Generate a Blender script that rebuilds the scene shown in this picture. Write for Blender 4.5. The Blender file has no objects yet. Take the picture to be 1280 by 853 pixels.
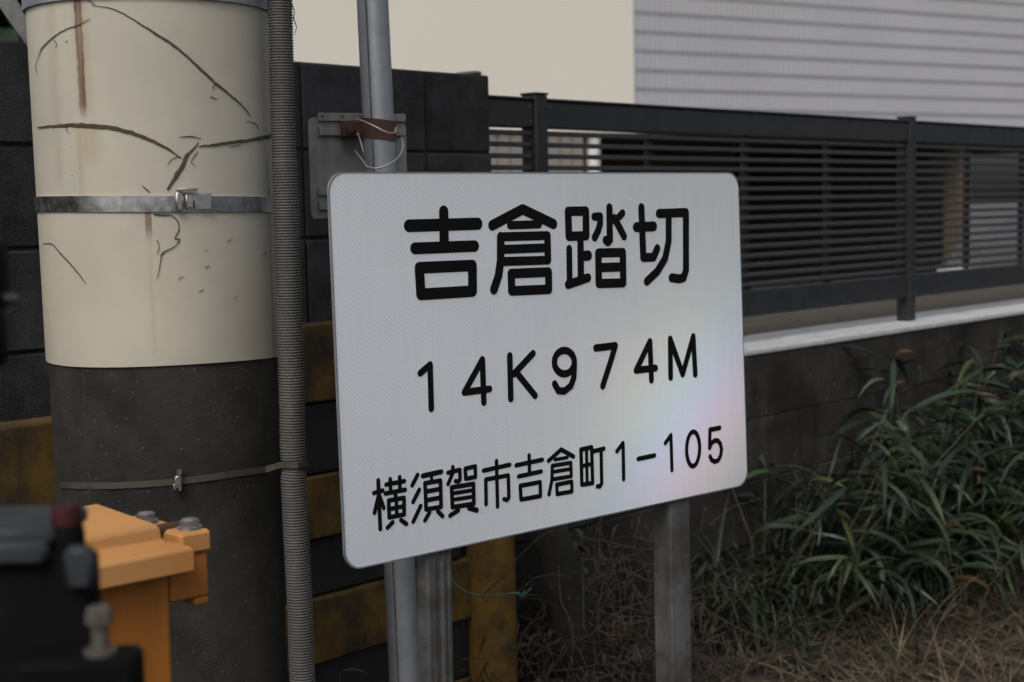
import bpy, bmesh, math, random
from mathutils import Vector, Matrix, noise
random.seed(7)
sc = bpy.context.scene
C = sc.collection
# ------------------------------------------------------------------ camera / light / exposure
F = 1900.0                                   # focal length in photo pixels (1280 wide)
_d = Vector((430.0, 21600.0, F)).normalized()   # "down" in camera axes (x right, y down, z forward)
Zc = -_d
Yc = (Vector((0, 0, 1)) - Zc * Zc.z).normalized()
Xc = Yc.cross(Zc)
H = Vector((0, 0, 1.5))
def ray(x, y):
    v = Vector((x - 640.0, y - 426.5, F))
    return Vector((v.dot(Xc), v.dot(Yc), v.dot(Zc)))
def P(x, y, depth): return H + ray(x, y) * (depth / F)
def hit(x, y, o, n):
    r = ray(x, y); return H + r * ((o - H).dot(n) / r.dot(n))
cam = bpy.data.cameras.new('camera'); camo = bpy.data.objects.new('camera', cam); C.objects.link(camo)
right = Vector((Xc.x, Yc.x, Zc.x)); down = Vector((Xc.y, Yc.y, Zc.y)); fwd = Vector((Xc.z, Yc.z, Zc.z))
camo.matrix_world = Matrix.Translation(H) @ Matrix((right, -down, -fwd)).transposed().to_4x4()
cam.sensor_width = 36.0; cam.lens = 36.0 * F / 1280.0
cam.clip_start = 0.05; cam.clip_end = 2000
cam.dof.use_dof = True; cam.dof.focus_distance = 2.5
cam.dof.aperture_fstop = cam.lens / 1000 / 0.0092
sc.camera = camo

SUN_EL, SUN_AZ = math.radians(48), math.radians(200)      # azimuth clockwise from +Y
w = bpy.data.worlds.new('World'); sc.world = w; w.use_nodes = True
nt = w.node_tree; bg = nt.nodes['Background']
sky = nt.nodes.new('ShaderNodeTexSky'); sky.sky_type = 'NISHITA'; sky.sun_disc = False
sky.sun_elevation = SUN_EL; sky.sun_rotation = SUN_AZ; sky.dust_density = 6.0; sky.air_density = 1.0; sky.ozone_density = 1.0
hs = nt.nodes.new('ShaderNodeHueSaturation'); hs.inputs['Saturation'].default_value = 0.42   # cloud-filtered daylight
nt.links.new(sky.outputs[0], hs.inputs['Color']); nt.links.new(hs.outputs[0], bg.inputs[0]); bg.inputs[1].default_value = 0.1
sun = bpy.data.lights.new('sun', 'SUN'); sun.energy = 0.7; sun.angle = math.radians(22); sun.color = (1.0, 0.93, 0.84)
suno = bpy.data.objects.new('sun', sun); C.objects.link(suno)
sdir = Vector((math.sin(SUN_AZ) * math.cos(SUN_EL), math.cos(SUN_AZ) * math.cos(SUN_EL), math.sin(SUN_EL)))
suno.rotation_euler = sdir.to_track_quat('Z', 'Y').to_euler()
sc.view_settings.view_transform = 'Standard'; sc.view_settings.look = 'None'
sc.view_settings.exposure = 0.30; sc.view_settings.gamma = 1.0

# ------------------------------------------------------------------ helpers
org = {}
def thing(name, loc, label, cat, group=None):
    o = bpy.data.objects.new(name, None); C.objects.link(o); o.location = loc; o.empty_display_size = .05
    o['label'] = label; o['category'] = cat
    if group: o['group'] = group
    org[o.name] = Vector(loc); return o
def tag(o, label, cat, group=None):
    o['label'] = label; o['category'] = cat
    if group: o['group'] = group
    return o
def stuff(o, label=None, cat=None):
    o['kind'] = 'stuff'
    if label: o['label'] = label
    if cat: o['category'] = cat
    return o
class MB:
    def __init__(s): s.v = []; s.f = []; s.m = []
    def add(s, vs, fs, mi=0):
        b = len(s.v); s.v += [Vector(v) for v in vs]; s.f += [tuple(b + i for i in f) for f in fs]; s.m += [mi] * len(fs); return s
    def box(s, o, ax, lo, hi, bev=0.0, mi=0):
        """axis-aligned box in frame (o, ax=(u,v,w)); chamfered when bev>0"""
        bm = bmesh.new(); bmesh.ops.create_cube(bm, size=1)
        for v in bm.verts:
            v.co = Vector([(lo[i] + hi[i]) / 2 + v.co[i] * (hi[i] - lo[i]) for i in range(3)])
        if bev > 0:
            bmesh.ops.bevel(bm, geom=bm.edges[:], offset=bev, segments=2 if bev > .004 else 1, affect='EDGES', profile=.5)
        flip = ax[0].cross(ax[1]).dot(ax[2]) < 0
        vs = [o + ax[0] * v.co.x + ax[1] * v.co.y + ax[2] * v.co.z for v in bm.verts]
        bm.verts.index_update()
        fs = [[v.index for v in (reversed(f.verts) if flip else f.verts)] for f in bm.faces]
        bm.free(); return s.add(vs, fs, mi)
    def tube(s, pts, rad, n=8, cap=True, mi=0, up=None):
        pts = [Vector(p) for p in pts]
        if not hasattr(rad, '__len__'): rad = [rad] * len(pts)
        vs = []; fs = []
        ref = None
        for i, p in enumerate(pts):
            t = (pts[min(i + 1, len(pts) - 1)] - pts[max(i - 1, 0)]).normalized()
            if ref is None:
                ref = up or (Vector((0, 0, 1)) if abs(t.z) < .9 else Vector((1, 0, 0)))
            a = t.cross(ref).normalized(); b = a.cross(t).normalized(); ref = b
            for k in range(n):
                an = 2 * math.pi * k / n
                vs.append(p + (a * math.cos(an) + b * math.sin(an)) * rad[i])
        for i in range(len(pts) - 1):
            for k in range(n):
                fs.append((i * n + k, i * n + (k + 1) % n, (i + 1) * n + (k + 1) % n, (i + 1) * n + k))
        if cap:
            fs.append(tuple(reversed(range(n)))); L = (len(pts) - 1) * n; fs.append(tuple(L + k for k in range(n)))
        return s.add(vs, fs, mi)
    def prism(s, poly, o, ax, w0, w1, mi=0):
        """polygon (u,v) extruded along ax[2] from w0 to w1"""
        n = len(poly)
        vs = [o + ax[0] * p[0] + ax[1] * p[1] + ax[2] * w0 for p in poly] + [o + ax[0] * p[0] + ax[1] * p[1] + ax[2] * w1 for p in poly]
        fs = [tuple(range(n - 1, -1, -1)), tuple(range(n, 2 * n))] + [(i, (i + 1) % n, n + (i + 1) % n, n + i) for i in range(n)]
        return s.add(vs, fs, mi)
    def mesh(s, name, off=Vector((0, 0, 0))):
        me = bpy.data.meshes.new(name); me.from_pydata([v - off for v in s.v], [], s.f); me.update(); return me
    def build(s, name, mats, parent=None, smooth=False, angle=None):
        off = org[parent.name] if parent else Vector((0, 0, 0))
        me = s.mesh(name, off)
        if not isinstance(mats, (list, tuple)): mats = [mats]
        for m in mats: me.materials.append(m)
        for p, mi in zip(me.polygons, s.m): p.material_index = mi
        if smooth or angle:
            for p in me.polygons: p.use_smooth = True
        if angle: me.set_sharp_from_angle(angle=math.radians(angle))
        o = bpy.data.objects.new(name, me); C.objects.link(o)
        if parent: o.parent = parent
        org[o.name] = off
        return o
def inst(name, me, mw, parent):
    """object sharing mesh me, placed by world matrix under an un-rotated parent"""
    o = bpy.data.objects.new(name, me); C.objects.link(o)
    o.parent = parent
    off = org[parent.name] if parent else Vector((0, 0, 0))
    o.matrix_basis = Matrix.Translation(-off) @ mw
    return o
def fram(o, a, b, c):
    m = Matrix((a, b, c)).transposed().to_4x4(); m.translation = o; return m

# ------------------------------------------------------------------ materials
def mat(name, col, rough=.7, metal=0.0, var=.25, vs=6.0, bump=0.0, bs=80.0, col2=None, mix=.5, ms=3.0, mlo=.45, mhi=.6,
        spec=.5, rnd=0.0, streak=0.0, speck=None, speck_scale=220., speck_t=.04):
    m = bpy.data.materials.new(name); m.use_nodes = True; t = m.node_tree; N = t.nodes; L = t.links
    b = N['Principled BSDF']; b.inputs['Roughness'].default_value = rough; b.inputs['Metallic'].default_value = metal
    b.inputs['Specular IOR Level'].default_value = spec
    g = N.new('ShaderNodeNewGeometry'); pos = g.outputs['Position']
    def nz(scale, det=6, r=.6, src=pos):
        n = N.new('ShaderNodeTexNoise'); n.inputs['Scale'].default_value = scale; n.inputs['Detail'].default_value = det; n.inputs['Roughness'].default_value = r
        L.new(src, n.inputs['Vector']); return n.outputs['Fac']
    def mr(src, a, bb, c, d, clamp=True):
        n = N.new('ShaderNodeMapRange'); n.inputs[1].default_value = a; n.inputs[2].default_value = bb; n.inputs[3].default_value = c; n.inputs[4].default_value = d
        L.new(src, n.inputs[0]); return n.outputs[0]
    def mixc(fac, a, bb, mode='MIX'):
        n = N.new('ShaderNodeMix'); n.data_type = 'RGBA'; n.blend_type = mode
        if hasattr(fac, 'links'): L.new(fac, n.inputs[0])
        else: n.inputs[0].default_value = fac
        for k, v in ((6, a), (7, bb)):
            if hasattr(v, 'links'): L.new(v, n.inputs[k])
            else: n.inputs[k].default_value = (*v, 1)
        return n.outputs[2]
    out = None
    cur = tuple(col)
    if col2: cur = mixc(mr(nz(ms, 8, .65), mlo, mhi, 0, mix), col, col2)
    f = mr(nz(vs, 8, .65), .25, .75, 1 - var, 1 + var)
    cur = mixc(1.0, cur, f, 'MULTIPLY')
    if streak:
        mp = N.new('ShaderNodeMapping'); mp.inputs['Scale'].default_value = (14, 14, 1.2); L.new(pos, mp.inputs[0])
        cur = mixc(1.0, cur, mr(nz(1.6, 6, .6, mp.outputs[0]), .3, .7, 1 - streak, 1 + streak), 'MULTIPLY')
    if rnd:
        oi = N.new('ShaderNodeObjectInfo')
        cur = mixc(1.0, cur, mr(oi.outputs['Random'], 0, 1, 1 - rnd, 1 + rnd), 'MULTIPLY')
    if speck:
        v = N.new('ShaderNodeTexVoronoi'); v.inputs['Scale'].default_value = speck_scale; L.new(pos, v.inputs['Vector'])
        sz = N.new('ShaderNodeSeparateColor'); L.new(v.outputs['Color'], sz.inputs[0])
        k1 = mr(sz.outputs[0], 1 - speck_t, 1 - speck_t + .01, 0, 1)
        k2 = mr(v.outputs['Distance'], .25, .45, 1, 0)
        mm = N.new('ShaderNodeMath'); mm.operation = 'MULTIPLY'; L.new(k1, mm.inputs[0]); L.new(k2, mm.inputs[1])
        cur = mixc(mm.outputs[0], cur, speck)
    L.new(cur, b.inputs['Base Color'])
    L.new(mr(nz(vs * 2.3, 4), .3, .7, max(.05, rough - .12), min(1, rough + .12)), b.inputs['Roughness'])
    if bump:
        bp = N.new('ShaderNodeBump'); bp.inputs['Strength'].default_value = min(1, bump); bp.inputs['Distance'].default_value = .004 * max(1, bump)
        L.new(nz(bs, 6, .7), bp.inputs['Height']); L.new(bp.outputs[0], b.inputs['Normal'])
    m['_cur'] = 0
    return m
M = {}
M['pole'] = mat('pole_concrete', (.038, .0365, .032), .9, spec=.3, var=.4, vs=11, bump=.9, bs=260, speck=(.13, .12, .10), speck_scale=240, speck_t=.022, col2=(.017, .0165, .015), ms=6, mix=.75)
M['block'] = mat('block_concrete', (.047, .048, .052), .95, spec=.25, var=.4, vs=9, bump=1.6, bs=210, col2=(.017, .017, .018), ms=6, mix=.7, rnd=.22, streak=.2, speck=(.085, .085, .088), speck_scale=330, speck_t=.16)
M['blockr'] = mat('retaining_block_concrete', (.040, .0365, .0345), .95, spec=.2, var=.45, vs=6, bump=1.4, bs=130, col2=(.016, .0155, .0125), ms=3.2, mix=.85, speck=(.10, .10, .098), speck_scale=60, speck_t=.03, rnd=.15, streak=.22)
M['mortar'] = mat('mortar', (.028, .028, .027), .95, var=.3, vs=20, bump=.6, bs=150)
M['coping'] = mat('coping_concrete', (.50, .51, .52), .85, var=.16, vs=14, bump=.5, bs=120, col2=(.20, .20, .18), ms=16, mlo=.58, mhi=.7, mix=.7)
M['soil'] = mat('soil', (.062, .052, .041), .95, var=.3, vs=10, bump=1, bs=60)
M['ground'] = mat('ground_earth', (.024, .019, .014), .97, var=.45, vs=6, bump=1, bs=40, col2=(.05, .039, .028), ms=9, mix=.6)
M['yard'] = mat('yard_concrete', (.075, .072, .067), .9, var=.15, vs=3, bump=.3, bs=60)
M['cream'] = mat('cream_stucco', (.80, .765, .68), .9, var=.03, vs=.6, bump=.25, bs=90)
M['siding'] = mat('grey_siding', (.43, .437, .468), .7, var=.05, vs=.8, bump=.1, bs=60)
M['joint'] = mat('siding_joint', (.29, .292, .308), .8, var=.1)
M['lowside'] = mat('beige_siding', (.26, .24, .22), .8, var=.05, vs=1)
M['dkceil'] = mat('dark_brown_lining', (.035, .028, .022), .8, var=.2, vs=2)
M['tan'] = mat('tan_column', (.10, .070, .040), .8, var=.1)
M['white'] = mat('white_column_paint', (.68, .68, .67), .5, var=.05)
M['fence'] = mat('dark_fence_paint', (.018, .020, .023), .45, metal=.0, var=.18, vs=9, bump=.08, bs=300, col2=(.026, .027, .029), ms=14, mix=.4)
M['slat'] = mat('dark_slat_paint', (.042, .042, .046), .5, var=.12, vs=6)
M['galv'] = mat('galvanised_steel', (.27, .29, .32), .5, metal=.5, var=.16, vs=22, bump=.12, bs=150, streak=.12)
M['galvd'] = mat('weathered_galvanised_steel', (.105, .106, .108), .7, metal=.15, spec=.3, var=.2, vs=16, bump=.2, bs=180, col2=(.040, .036, .031), ms=10, mix=.7, streak=.3)
M['steel'] = mat('stainless_band', (.55, .56, .59), .36, metal=1.0, var=.35, vs=26, col2=(.24, .20, .17), ms=18, mix=.6)
M['strap'] = mat('weathered_strap', (.085, .072, .060), .6, metal=.4, var=.3, vs=18)
M['plate'] = mat('weathered_aluminium_plate', (.25, .247, .242), .65, metal=.3, var=.2, vs=11, streak=.25, col2=(.15, .145, .135), ms=8, mix=.6)
M['rust'] = mat('rusty_clamp', (.055, .024, .016), .85, var=.4, vs=30, bump=.5, bs=200)
M['wire'] = mat('bare_wire', (.42, .40, .37), .45, metal=.7)
M['conduit'] = mat('conduit_plastic', (.080, .077, .072), .75, var=.18, vs=12, streak=.2)
M['yellow'] = mat('yellow_board_paint', (.125, .069, .007), .85, var=.35, vs=9, bump=.4, bs=120, col2=(.022, .017, .010), ms=7, mlo=.40, mhi=.60, mix=.9, streak=.25)
M['yellowp'] = mat('yellow_post_paint', (.16, .088, .008), .8, var=.25, vs=8, bump=.3, bs=120, col2=(.035, .024, .010), ms=9, mlo=.45, mhi=.65, mix=.85)
M['blackp'] = mat('black_board_paint', (.009, .009, .0095), .8, var=.35, vs=9, bump=.4, bs=120, col2=(.02, .018, .016), ms=7, mix=.5)
M['amber'] = mat('amber_box_paint', (.33, .116, .013), .6, streak=.15, var=.10, vs=12, bump=.12, bs=90, col2=(.27, .075, .014), ms=6, mlo=.5, mhi=.72, mix=.6)
M['amberl'] = mat('skylit_amber_lid_paint', (.47, .235, .080), .68, var=.12, vs=14, bump=.12, bs=90, col2=(.37, .145, .028), ms=7, mlo=.48, mhi=.68, mix=.6)  # paler than the box paint: sky light on the lid put into its colour
M['bolt'] = mat('zinc_bolt', (.42, .42, .42), .35, metal=.9, var=.25, vs=40)
M['boltd'] = mat('dull_bolt', (.11, .095, .082), .6, metal=.5, var=.3, vs=40)
M['black'] = mat('black_machine_paint', (.0035, .0035, .0038), .75, spec=.08, var=.3, vs=10, bump=.1, bs=80)
M['blackg'] = mat('dark_grey_metal', (.024, .027, .032), .6, spec=.3, var=.25, vs=12)
M['red'] = mat('dark_red_cap', (.040, .007, .008), .7, spec=.2, var=.2)
M['bark'] = mat('dark_weathered_timber', (.014, .013, .0105), .95, var=.5, vs=12, bump=1, bs=50, col2=(.026, .028, .020), ms=9, mix=.5, speck=(.07, .065, .055), speck_scale=90, speck_t=.05, streak=.4)
M['cord'] = mat('green_cord', (.025, .10, .075), .6)
M['leaf'] = mat('bamboo_leaf', (.020, .034, .022), .5, spec=.28, var=.35, vs=5, rnd=.55, col2=(.030, .050, .016), ms=4, mix=.7)
M['leafb'] = mat('pale_leaf', (.066, .088, .074), .5, spec=.3, var=.3, vs=6, rnd=.4)
M['leafy'] = mat('yellow_green_leaf', (.048, .060, .016), .55, spec=.3, var=.35, vs=6, rnd=.4)
M['leafd'] = mat('dry_leaf', (.12, .072, .030), .85, var=.3, vs=9, rnd=.4)
M['weed'] = mat('weed_leaf', (.016, .026, .013), .7, var=.5, vs=7, col2=(.036, .042, .016), ms=12, mix=.7)
M['stem'] = mat('dry_stem', (.075, .062, .034), .8, var=.3, vs=9)
M['straw'] = mat('dry_straw', (.18, .142, .088), .9, var=.55, vs=16, col2=(.055, .040, .026), ms=11, mlo=.36, mhi=.58, mix=.95)
M['vine'] = mat('dead_vine', (.034, .025, .018), .95, var=.5, vs=12, col2=(.080, .061, .043), ms=10, mix=.7)
M['ink'] = mat('black_lettering', (.0045, .0045, .0048), .6, var=.1, spec=.12)
M['crack'] = mat('crack_olive', (.035, .034, .022), .9, var=.4, vs=60)  # dark olive fill for cracks, also on mould seam, rivets and tendril
M['rustlayer'] = mat('rusty_exposed_layer', (.115, .072, .042), .9, var=.5, vs=60, bump=.5, bs=300)
M['layer'] = mat('exposed_layer', (.115, .108, .082), .9, var=.45, vs=70, bump=.5, bs=300)
M['silver'] = mat('silver_car_paint', (.085, .088, .094), .3, metal=.4, var=.03)
M['bumper'] = mat('pale_bumper', (.30, .305, .31), .4, var=.05)
M['glass'] = mat('car_glass', (.03, .035, .04), .06, var=.02)
M['tyre'] = mat('tyre_rubber', (.018, .018, .018), .85)
M['lampg'] = mat('headlight_lens', (.35, .36, .37), .1, var=.03)
M['pole_sheet'] = None

# ------------------------------------------------------------------ frames
def heading(px, py):
    r = ray(px, py); r.z = 0; return r.normalized()
UW = heading(2382, 224)                                   # along wall and fence, away to the right
NW = Vector((UW.y, -UW.x, 0))                             # out of the wall, towards the track
UP = Vector((0, 0, 1))
OW = P(20, 300, 2.92); OW.z = 0
WF = (UW, NW, UP)
def Wp(s, n, z): return OW + UW * s + NW * n + UP * z
def wall_px(x, y, n=0.0):
    p = hit(x, y, OW + NW * n, NW) - OW
    return p.dot(UW), p.z

# ------------------------------------------------------------------ ground / yard
WALL_END = 1.343; LEDGE = 1.036; WALL_TOP = 1.838; YARD = .3
def mound(s_, n_):
    t = max(0., min(1., (.85 - n_) / .6)); t = t * t * (3 - 2 * t)
    return .17 * t * max(0., min(1., (s_ - 1.2) / .5))
def sheet(name, mtl, x0, y0, x1, y1, z, ax, o, nx=1, ny=1, amp=0):
    mb = MB(); vs = []; fs = []
    for j in range(ny + 1):
        for i in range(nx + 1):
            s_ = x0 + (x1 - x0) * i / nx; n_ = y0 + (y1 - y0) * j / ny
            p = o + ax[0] * s_ + ax[1] * n_
            p.z = z + (amp * (noise.noise(p * 1.3) + .5 * noise.noise(p * 4.1)) + mound(s_, n_) if amp else 0)
            vs.append(p)
    for j in range(ny):
        for i in range(nx):
            a = j * (nx + 1) + i; fs.append((a, a + 1, a + nx + 2, a + nx + 1))
    mb.add(vs, fs); o_ = mb.build(name, mtl, smooth=bool(amp)); o_['kind'] = 'structure'; return o_
# ground: one sheet, finely bumpy near the wall, reaching far
sheet('ground', M['ground'], -2.2, -.05, 8, 3.2, .0, (UW, NW), OW, 90, 40, .035)
sheet('field', M['ground'], -600, -.2, 600, 600, -.06, (UW, NW), OW)
sheet('yard', M['yard'], -600, -600, 600, -.95, YARD, (UW, NW), OW)
pb = MB(); pb.box(OW, WF, (WALL_END, -.95, -.05), (9, -.30, LEDGE - .012)); o = pb.build('planting_strip', M['soil']); o['kind'] = 'structure'

# ------------------------------------------------------------------ block walls
def block_mesh(w_, h_, d_, m, bev=.004):
    mb = MB(); mb.box(Vector((0, 0, 0)), (Vector((1, 0, 0)), Vector((0, 1, 0)), UP), (0, -d_, 0), (w_, 0, h_), bev)
    me = mb.mesh('block'); me.materials.append(m); return me
WB = (UW, NW, UP)
bw = thing('block_wall', Wp(0, -.06, 0), 'tall dark concrete block wall behind the cream utility pole, ending where the louvred fence starts', 'wall')
full = block_mesh(.386, .194, .12, M['block']); half = block_mesh(.229, .194, .12, M['block'])
for c in range(10):
    z = WALL_TOP - .2 * (c + 1) + .003
    joints = [1.111 - .39 * k for k in range(0, 8)]
    for j in joints:
        if c == 9: continue
        inst('block', full, fram(Wp(j - .39 + .002, random.uniform(-.0025, .0025), z), *WB), bw)
    if c < 9: inst('block', half, fram(Wp(1.111 + .002, random.uniform(-.0025, .0025), z), *WB), bw)
cm = MB(); cm.box(OW, WF, (1.111 - 8 * .39, -.112, -.1), (WALL_END - .003, -.008, WALL_TOP - .002)); cm.build('mortar', M['mortar'], bw)
cm = MB(); cm.box(OW, WF, (WALL_END - .03, -.10, WALL_TOP + .0005), (WALL_END + .004, -.03, WALL_TOP + .011), .004); cm.build('mortar_smear', M['plate'], bw)
# thin pale edge strip at the end of the wall
cm = MB(); cm.box(OW, WF, (WALL_END + .0005, -.11, LEDGE + .002), (WALL_END + .006, -.02, WALL_TOP - .03)); cm.build('end_trim', M['plate'], bw)

rw = thing('retaining_wall', Wp(3.5, -.1, 0), 'low stained concrete block retaining wall with pale top edge under the dark louvred fence', 'wall')
fullr = block_mesh(.3885, .1982, .18, M['blockr'], .003)
for c in range(5):
    z = LEDGE - .022 - .2 * (c + 1)
    for k in range(17):
        inst('block', fullr, fram(Wp(WALL_END + .004 + .39 * k, random.uniform(-.0025, .0025), z), *WB), rw)
cm = MB(); cm.box(OW, WF, (WALL_END + .004, -.29, -.15), (WALL_END + .39 * 17, -.009, LEDGE - .021)); cm.build('mortar', M['mortar'], rw)
cm = MB()
s_ = WALL_END + .008
while s_ < 7.8:
    cm.box(OW, WF, (s_, -.30, LEDGE - .019), (min(s_ + .797, 7.9), .004 + random.uniform(-.002, .002), LEDGE + random.uniform(-.0015, .0015)), .005); s_ += .8
cm.build('coping', M['coping'], rw)

# ------------------------------------------------------------------ fence
fe = thing('louvred_fence', Wp(3.5, -.13, LEDGE), 'dark grey metal fence of thin horizontal slats on the low wall, right of the sign', 'fence')
FT, FTB, FBT, FB = 1.795, 1.716, 1.213, 1.125
posts = [1.660, 3.79, 5.92, 8.05]
for ps in posts:
    m_ = MB(); m_.box(OW, WF, (ps - .026, -.160, LEDGE + .002), (ps + .026, -.104, FT + .012), .004)
    m_.box(OW, WF, (ps - .028, -.162, FT + .0125), (ps + .028, -.102, FT + .018), .002)
    m_.build('post', M['fence'], fe)
edges = [(WALL_END + .012, posts[0] - 0.0265), (posts[0] + 0.0265, posts[1] - 0.0265), (posts[1] + 0.0265, posts[2] - 0.0265), (posts[2] + 0.0265, posts[3] - 0.0265)]
for a, b in edges:
    m_ = MB(); m_.box(OW, WF, (a, -.150, FTB), (b, -.112, FT - .004), .004); m_.box(OW, WF, (a, -.156, FT - .0035), (b, -.106, FT + .003), .002); m_.build('top_rail', M['fence'], fe)
    m_ = MB(); m_.box(OW, WF, (a, -.150, FB), (b, -.112, FBT), .004); m_.build('bottom_rail', M['fence'], fe)
    npitch = 16; pitch = (FTB - FBT) / npitch
    me = MB().box(Vector((0, 0, 0)), (Vector((1, 0, 0)), Vector((0, 1, 0)), UP), (0, -.012, -.0065), (b - a - .002, .012, .0065), .002).mesh('slat'); me.materials.append(M['slat'])
    for k in range(npitch):
        z = FBT + pitch * (k + .5)
        inst('slat', me, fram(Wp(a + .001, -.130, z + .002), *WF), fe)
    n_st = 1 if b - a < .5 else 3
    for q in range(n_st):
        sx = a + .016 if n_st == 1 else a + (b - a) * (q + 1) / 4
        m_ = MB(); m_.box(OW, WF, (sx - .014, -.162, FBT + .001), (sx + .014, -.1435, FTB - .001), .002); m_.build('stile', M['fence'], fe)

for ps in posts:
    for z in (FTB + .018, FT - .022, FB + .02, FBT - .02):
        for e_ in (-.040, .040):
            if WALL_END + .02 < ps + e_:
                m_ = MB(); q_ = Wp(ps + e_, -.112, z); m_.tube([q_, q_ + NW * .0025], .0045, 8); m_.build('screw', M['galvd'], fe)
for z in (FTB + .018, FT - .022):
    m_ = MB(); q_ = Wp(WALL_END + .035, -.112, z); m_.tube([q_, q_ + NW * .0025], .0045, 8); m_.build('screw', M['galv'], fe)

# ------------------------------------------------------------------ building beyond the yard
UB = heading(3694, 230); NB = Vector((UB.y, -UB.x, 0)); OB = P(794, 60, 18.0); OBz = Vector((OB.x, OB.y, 0)); BF = (UB, NB, UP)
def bpx(x, y, n=0.0):
    p = hit(x, y, OBz + NB * n, NB) - OBz; return p.dot(UB), p.z
ho = thing('house', OBz + UP * YARD, 'cream and grey sided building standing behind the louvred fence', 'building')
SOF = bpx(757, 166)[1]; CL = bpx(757, 166)[0]
b0 = bpx(794, 112)[1]; b1 = bpx(794, 16)[1]; BP = (b1 - b0) / 4
m_ = MB(); m_.box(OBz, BF, (-9, -6, SOF + .002), (-.02, 0, 7.2)); m_.build('wall', M['cream'], ho)
m_ = MB(); m_.box(OBz, BF, (-.018, -6, SOF + .002), (11.5, -.012, 7.2)); m_.build('wall', M['joint'], ho)
# ribbed siding rows between recessed joints
RP = .085; nr = int(11.5 / RP)
sb = MB(); vs = []; fs = []
hh = BP - .052
prof = []
for i in range(nr):
    x = i * RP; prof += [(x, 0), (x + RP * .58, 0), (x + RP * .64, -.011), (x + RP * .94, -.011)]
prof.append((nr * RP, 0))
for x, y in prof: vs += [Vector((x, y, 0)), Vector((x, y, hh))]
for i in range(len(prof) - 1): fs.append((2 * i, 2 * i + 2, 2 * i + 3, 2 * i + 1))
k = len(vs); vs += [Vector((0, -.045, 0)), Vector((0, -.045, hh)), Vector((nr * RP, -.045, 0)), Vector((nr * RP, -.045, hh))]
fs += [(k, 0, 1, k + 1), (2 * len(prof) - 2, k + 2, k + 3, 2 * len(prof) - 1)]
fs += [tuple([k] + [k + 2] + [2 * i for i in range(len(prof) - 1, -1, -1)]), tuple([k + 1] + [2 * i + 1 for i in range(len(prof))] + [k + 3])]
sb.add(vs, fs); sm = sb.mesh('siding_board'); sm.materials.append(M['siding']); sm.materials.append(M['joint'])
for i_, p_ in enumerate(sm.polygons):
    if i_ < len(prof) - 1 and i_ % 4 == 9: p_.material_index = 1
z = b0 - BP * 6
while z < 6.8:
    js = MB().box(OBz, BF, (-.017, -.0115, z - .0255), (11.49, -.004, z + .0255))
    if z > SOF + .03: js.build('joint_strip', M['joint'], ho)
    if z > SOF: inst('siding_board', sm, fram(OBz + UP * (z + .026) + UB * 0.0, *BF), ho)
    z += BP
# carport under the upper storey
cx0 = CL; cx1 = 11.5
m_ = MB(); m_.box(OBz, BF, (-9, -6, YARD - .05), (cx0 - .30, -.06, SOF)); m_.build('lower_wall', M['lowside'], ho)
rb = MB()
for i in range(46):
    x = cx0 - .30 - .17 * (i + 1) + .04
    rb.box(OBz, BF, (x, -.0595, YARD + .02), (x + .13, -.035, SOF - .01))
stuff(rb.build('siding_rib', M['lowside'], ho))
m_ = MB(); m_.tube([OBz + UB * (cx0 - .10) + NB * -.12 + UP * YARD, OBz + UB * (cx0 - .10) + NB * -.12 + UP * (SOF - .002)], .085, 16); m_.build('white_column', M['white'], ho, smooth=True, angle=40)
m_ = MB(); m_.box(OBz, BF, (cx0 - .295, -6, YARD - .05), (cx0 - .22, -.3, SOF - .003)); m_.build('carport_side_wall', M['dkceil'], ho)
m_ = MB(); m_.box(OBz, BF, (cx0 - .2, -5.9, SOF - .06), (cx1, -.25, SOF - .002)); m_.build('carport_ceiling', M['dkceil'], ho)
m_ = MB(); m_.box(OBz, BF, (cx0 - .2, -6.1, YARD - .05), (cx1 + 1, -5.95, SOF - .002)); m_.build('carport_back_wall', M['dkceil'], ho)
tx = bpx(1224, 250)[0]
m_ = MB(); m_.box(OBz, BF, (tx - .11, -.55, YARD), (tx + .11, -.25, SOF - .065), .01); m_.build('tan_column', M['tan'], ho)
tx = bpx(1040, 250)[0]
m_ = MB(); m_.box(OBz, BF, (tx - 1.0, -4.0, YARD), (tx + 1.6, -3.8, SOF - .065), .01); m_.build('brown_partition', M['tan'], ho)

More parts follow.
